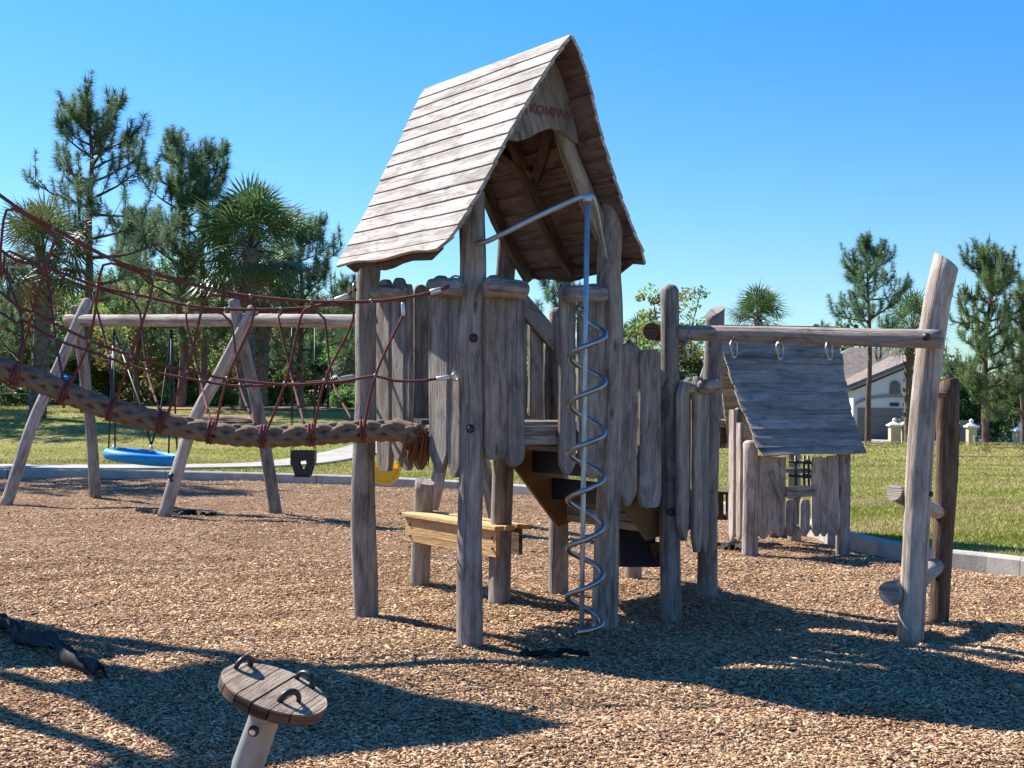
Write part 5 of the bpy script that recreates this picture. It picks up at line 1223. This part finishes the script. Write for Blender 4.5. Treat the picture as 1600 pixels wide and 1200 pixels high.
# pillars by the street
def pillar(u, vt, Y_, w_, label, shade=False):
    b = gp(u, Y_); t = thing('gate_pillar', b, label, 'pillar', 'tan street pillars'); zt = P(u, vt, Y_).z; hw_ = w_/2
    mb = MB(); box(mb, Vector((b.x, b.y, (b.z-.2+zt)/2)), X, Yv, Z, hw_, hw_, (zt-b.z+.2)/2, .01); mb.build('shaft', PILLAR, t)
    mb = MB(); box(mb, Vector((b.x, b.y, zt+.05)), X, Yv, Z, hw_+.09, hw_+.09, .05, .015)
    mb.rings([[Vector((b.x+x*k, b.y+y*k, zt+.10+h)) for x, y in ((hw_, -hw_), (hw_, hw_), (-hw_, hw_), (-hw_, -hw_))] for k, h in ((1.1, 0), (.7, .09), (.3, .14))], False)
    lathe(mb, Vector((b.x, b.y, zt+.23)), Z, [(.03, 0), (.10, .03), (.12, .1), (.09, .17), (.02, .2)], 12); mb.build('cap', WHITE, t); return t
pillar(1398, 666, 66, .52, 'tan pillar with white ball cap, left one of a close pair'); pillar(1415.5, 666, 66.3, .5, 'tan pillar with white ball cap, right one of a close pair'); pillar(1518, 668, 64, .42, 'slim tan pillar between the two right pines'); pillar(1595, 674, 60, .55, 'tan pillar at the right picture edge')
b = gp(1506, 66); mb = MB(); box(mb, b+Z*.55, X, Yv, Z, .27, .2, .75, .02); mb.build('brown_panel', TRIM, label='dark brown upright panel beside the slim tan pillar', cat='panel')
b = gp(1530, 62); t = thing('utility_box', b, 'small grey green utility box right of the slim pillar', 'utility box'); mb = MB(); box(mb, b+Z*.15, X, Yv, Z, .26, .2, .35, .02); mb.build('cabinet', UTIL, t); mb = MB(); box(mb, b+Vector((0, -.21, .3)), X, Yv, Z, .09, .008, .07); mb.build('notice', WHITE, t)
# slate pedestal with pole
b = gp(513, 46); t = thing('sign_pedestal', b, 'dark slate block with white slab and thin pole behind the bridge', 'pedestal')
zt = P(513, 642, 46).z; mb = MB(); box(mb, Vector((b.x, b.y, (zt+b.z-.2)/2)), X, Yv, Z, .36, .3, (zt-b.z+.2)/2, .02); mb.build('block', SLATE, t)
mb = MB(); box(mb, Vector((b.x, b.y, zt+.05)), X, Yv, Z, .44, .36, .05, .015); mb.build('slab', WHITE, t)
mb = MB(); tube(mb, [Vector((b.x, b.y, zt+.08)), P(512, 575, 46)], .05, 10); mb.build('pole', W_BROWN, t)
# blue canopy and picnic table far left
b = gp(88, 54); t = thing('shade_canopy', b, 'small blue canopy behind the left swing legs', 'canopy')
zc = P(88, 594, 54).z
mb = MB(); mb.rings([[Vector((b.x+x*k, b.y+y*k, zc+h)) for x, y in ((.75, -.6), (.75, .6), (-.75, .6), (-.75, -.6))] for k, h in ((1, 0), (1, .12), (.2, .34))], False); mb.build('cover', CARBLUE, t)
for x in (-.68, .68):
    for y in (-.55, .55): mb = MB(); tube(mb, [Vector((b.x+x, b.y+y, b.z-.1)), Vector((b.x+x, b.y+y, zc))], .03, 6); mb.build('pole', DARKM, t)
b = gp(25, 48); t = thing('picnic_table', b, 'dark picnic table on the berm crest at far left', 'table')
mb = MB(); box(mb, b+Z*.74, X, Yv, Z, .9, .35, .03); mb.build('tabletop', UTIL, t)
for s in (-1, 1):
    mb = MB(); box(mb, b+Vector((0, s*.65, .45)), X, Yv, Z, .9, .14, .025); mb.build('seat', UTIL, t); mb = MB(); tube(mb, [b+Vector((s*.65, -.65, 0)), b+Vector((s*.65, -.2, .72)), b+Vector((s*.65, .2, .72)), b+Vector((s*.65, .65, 0))], .03, 6); mb.build('leg', UTIL, t)
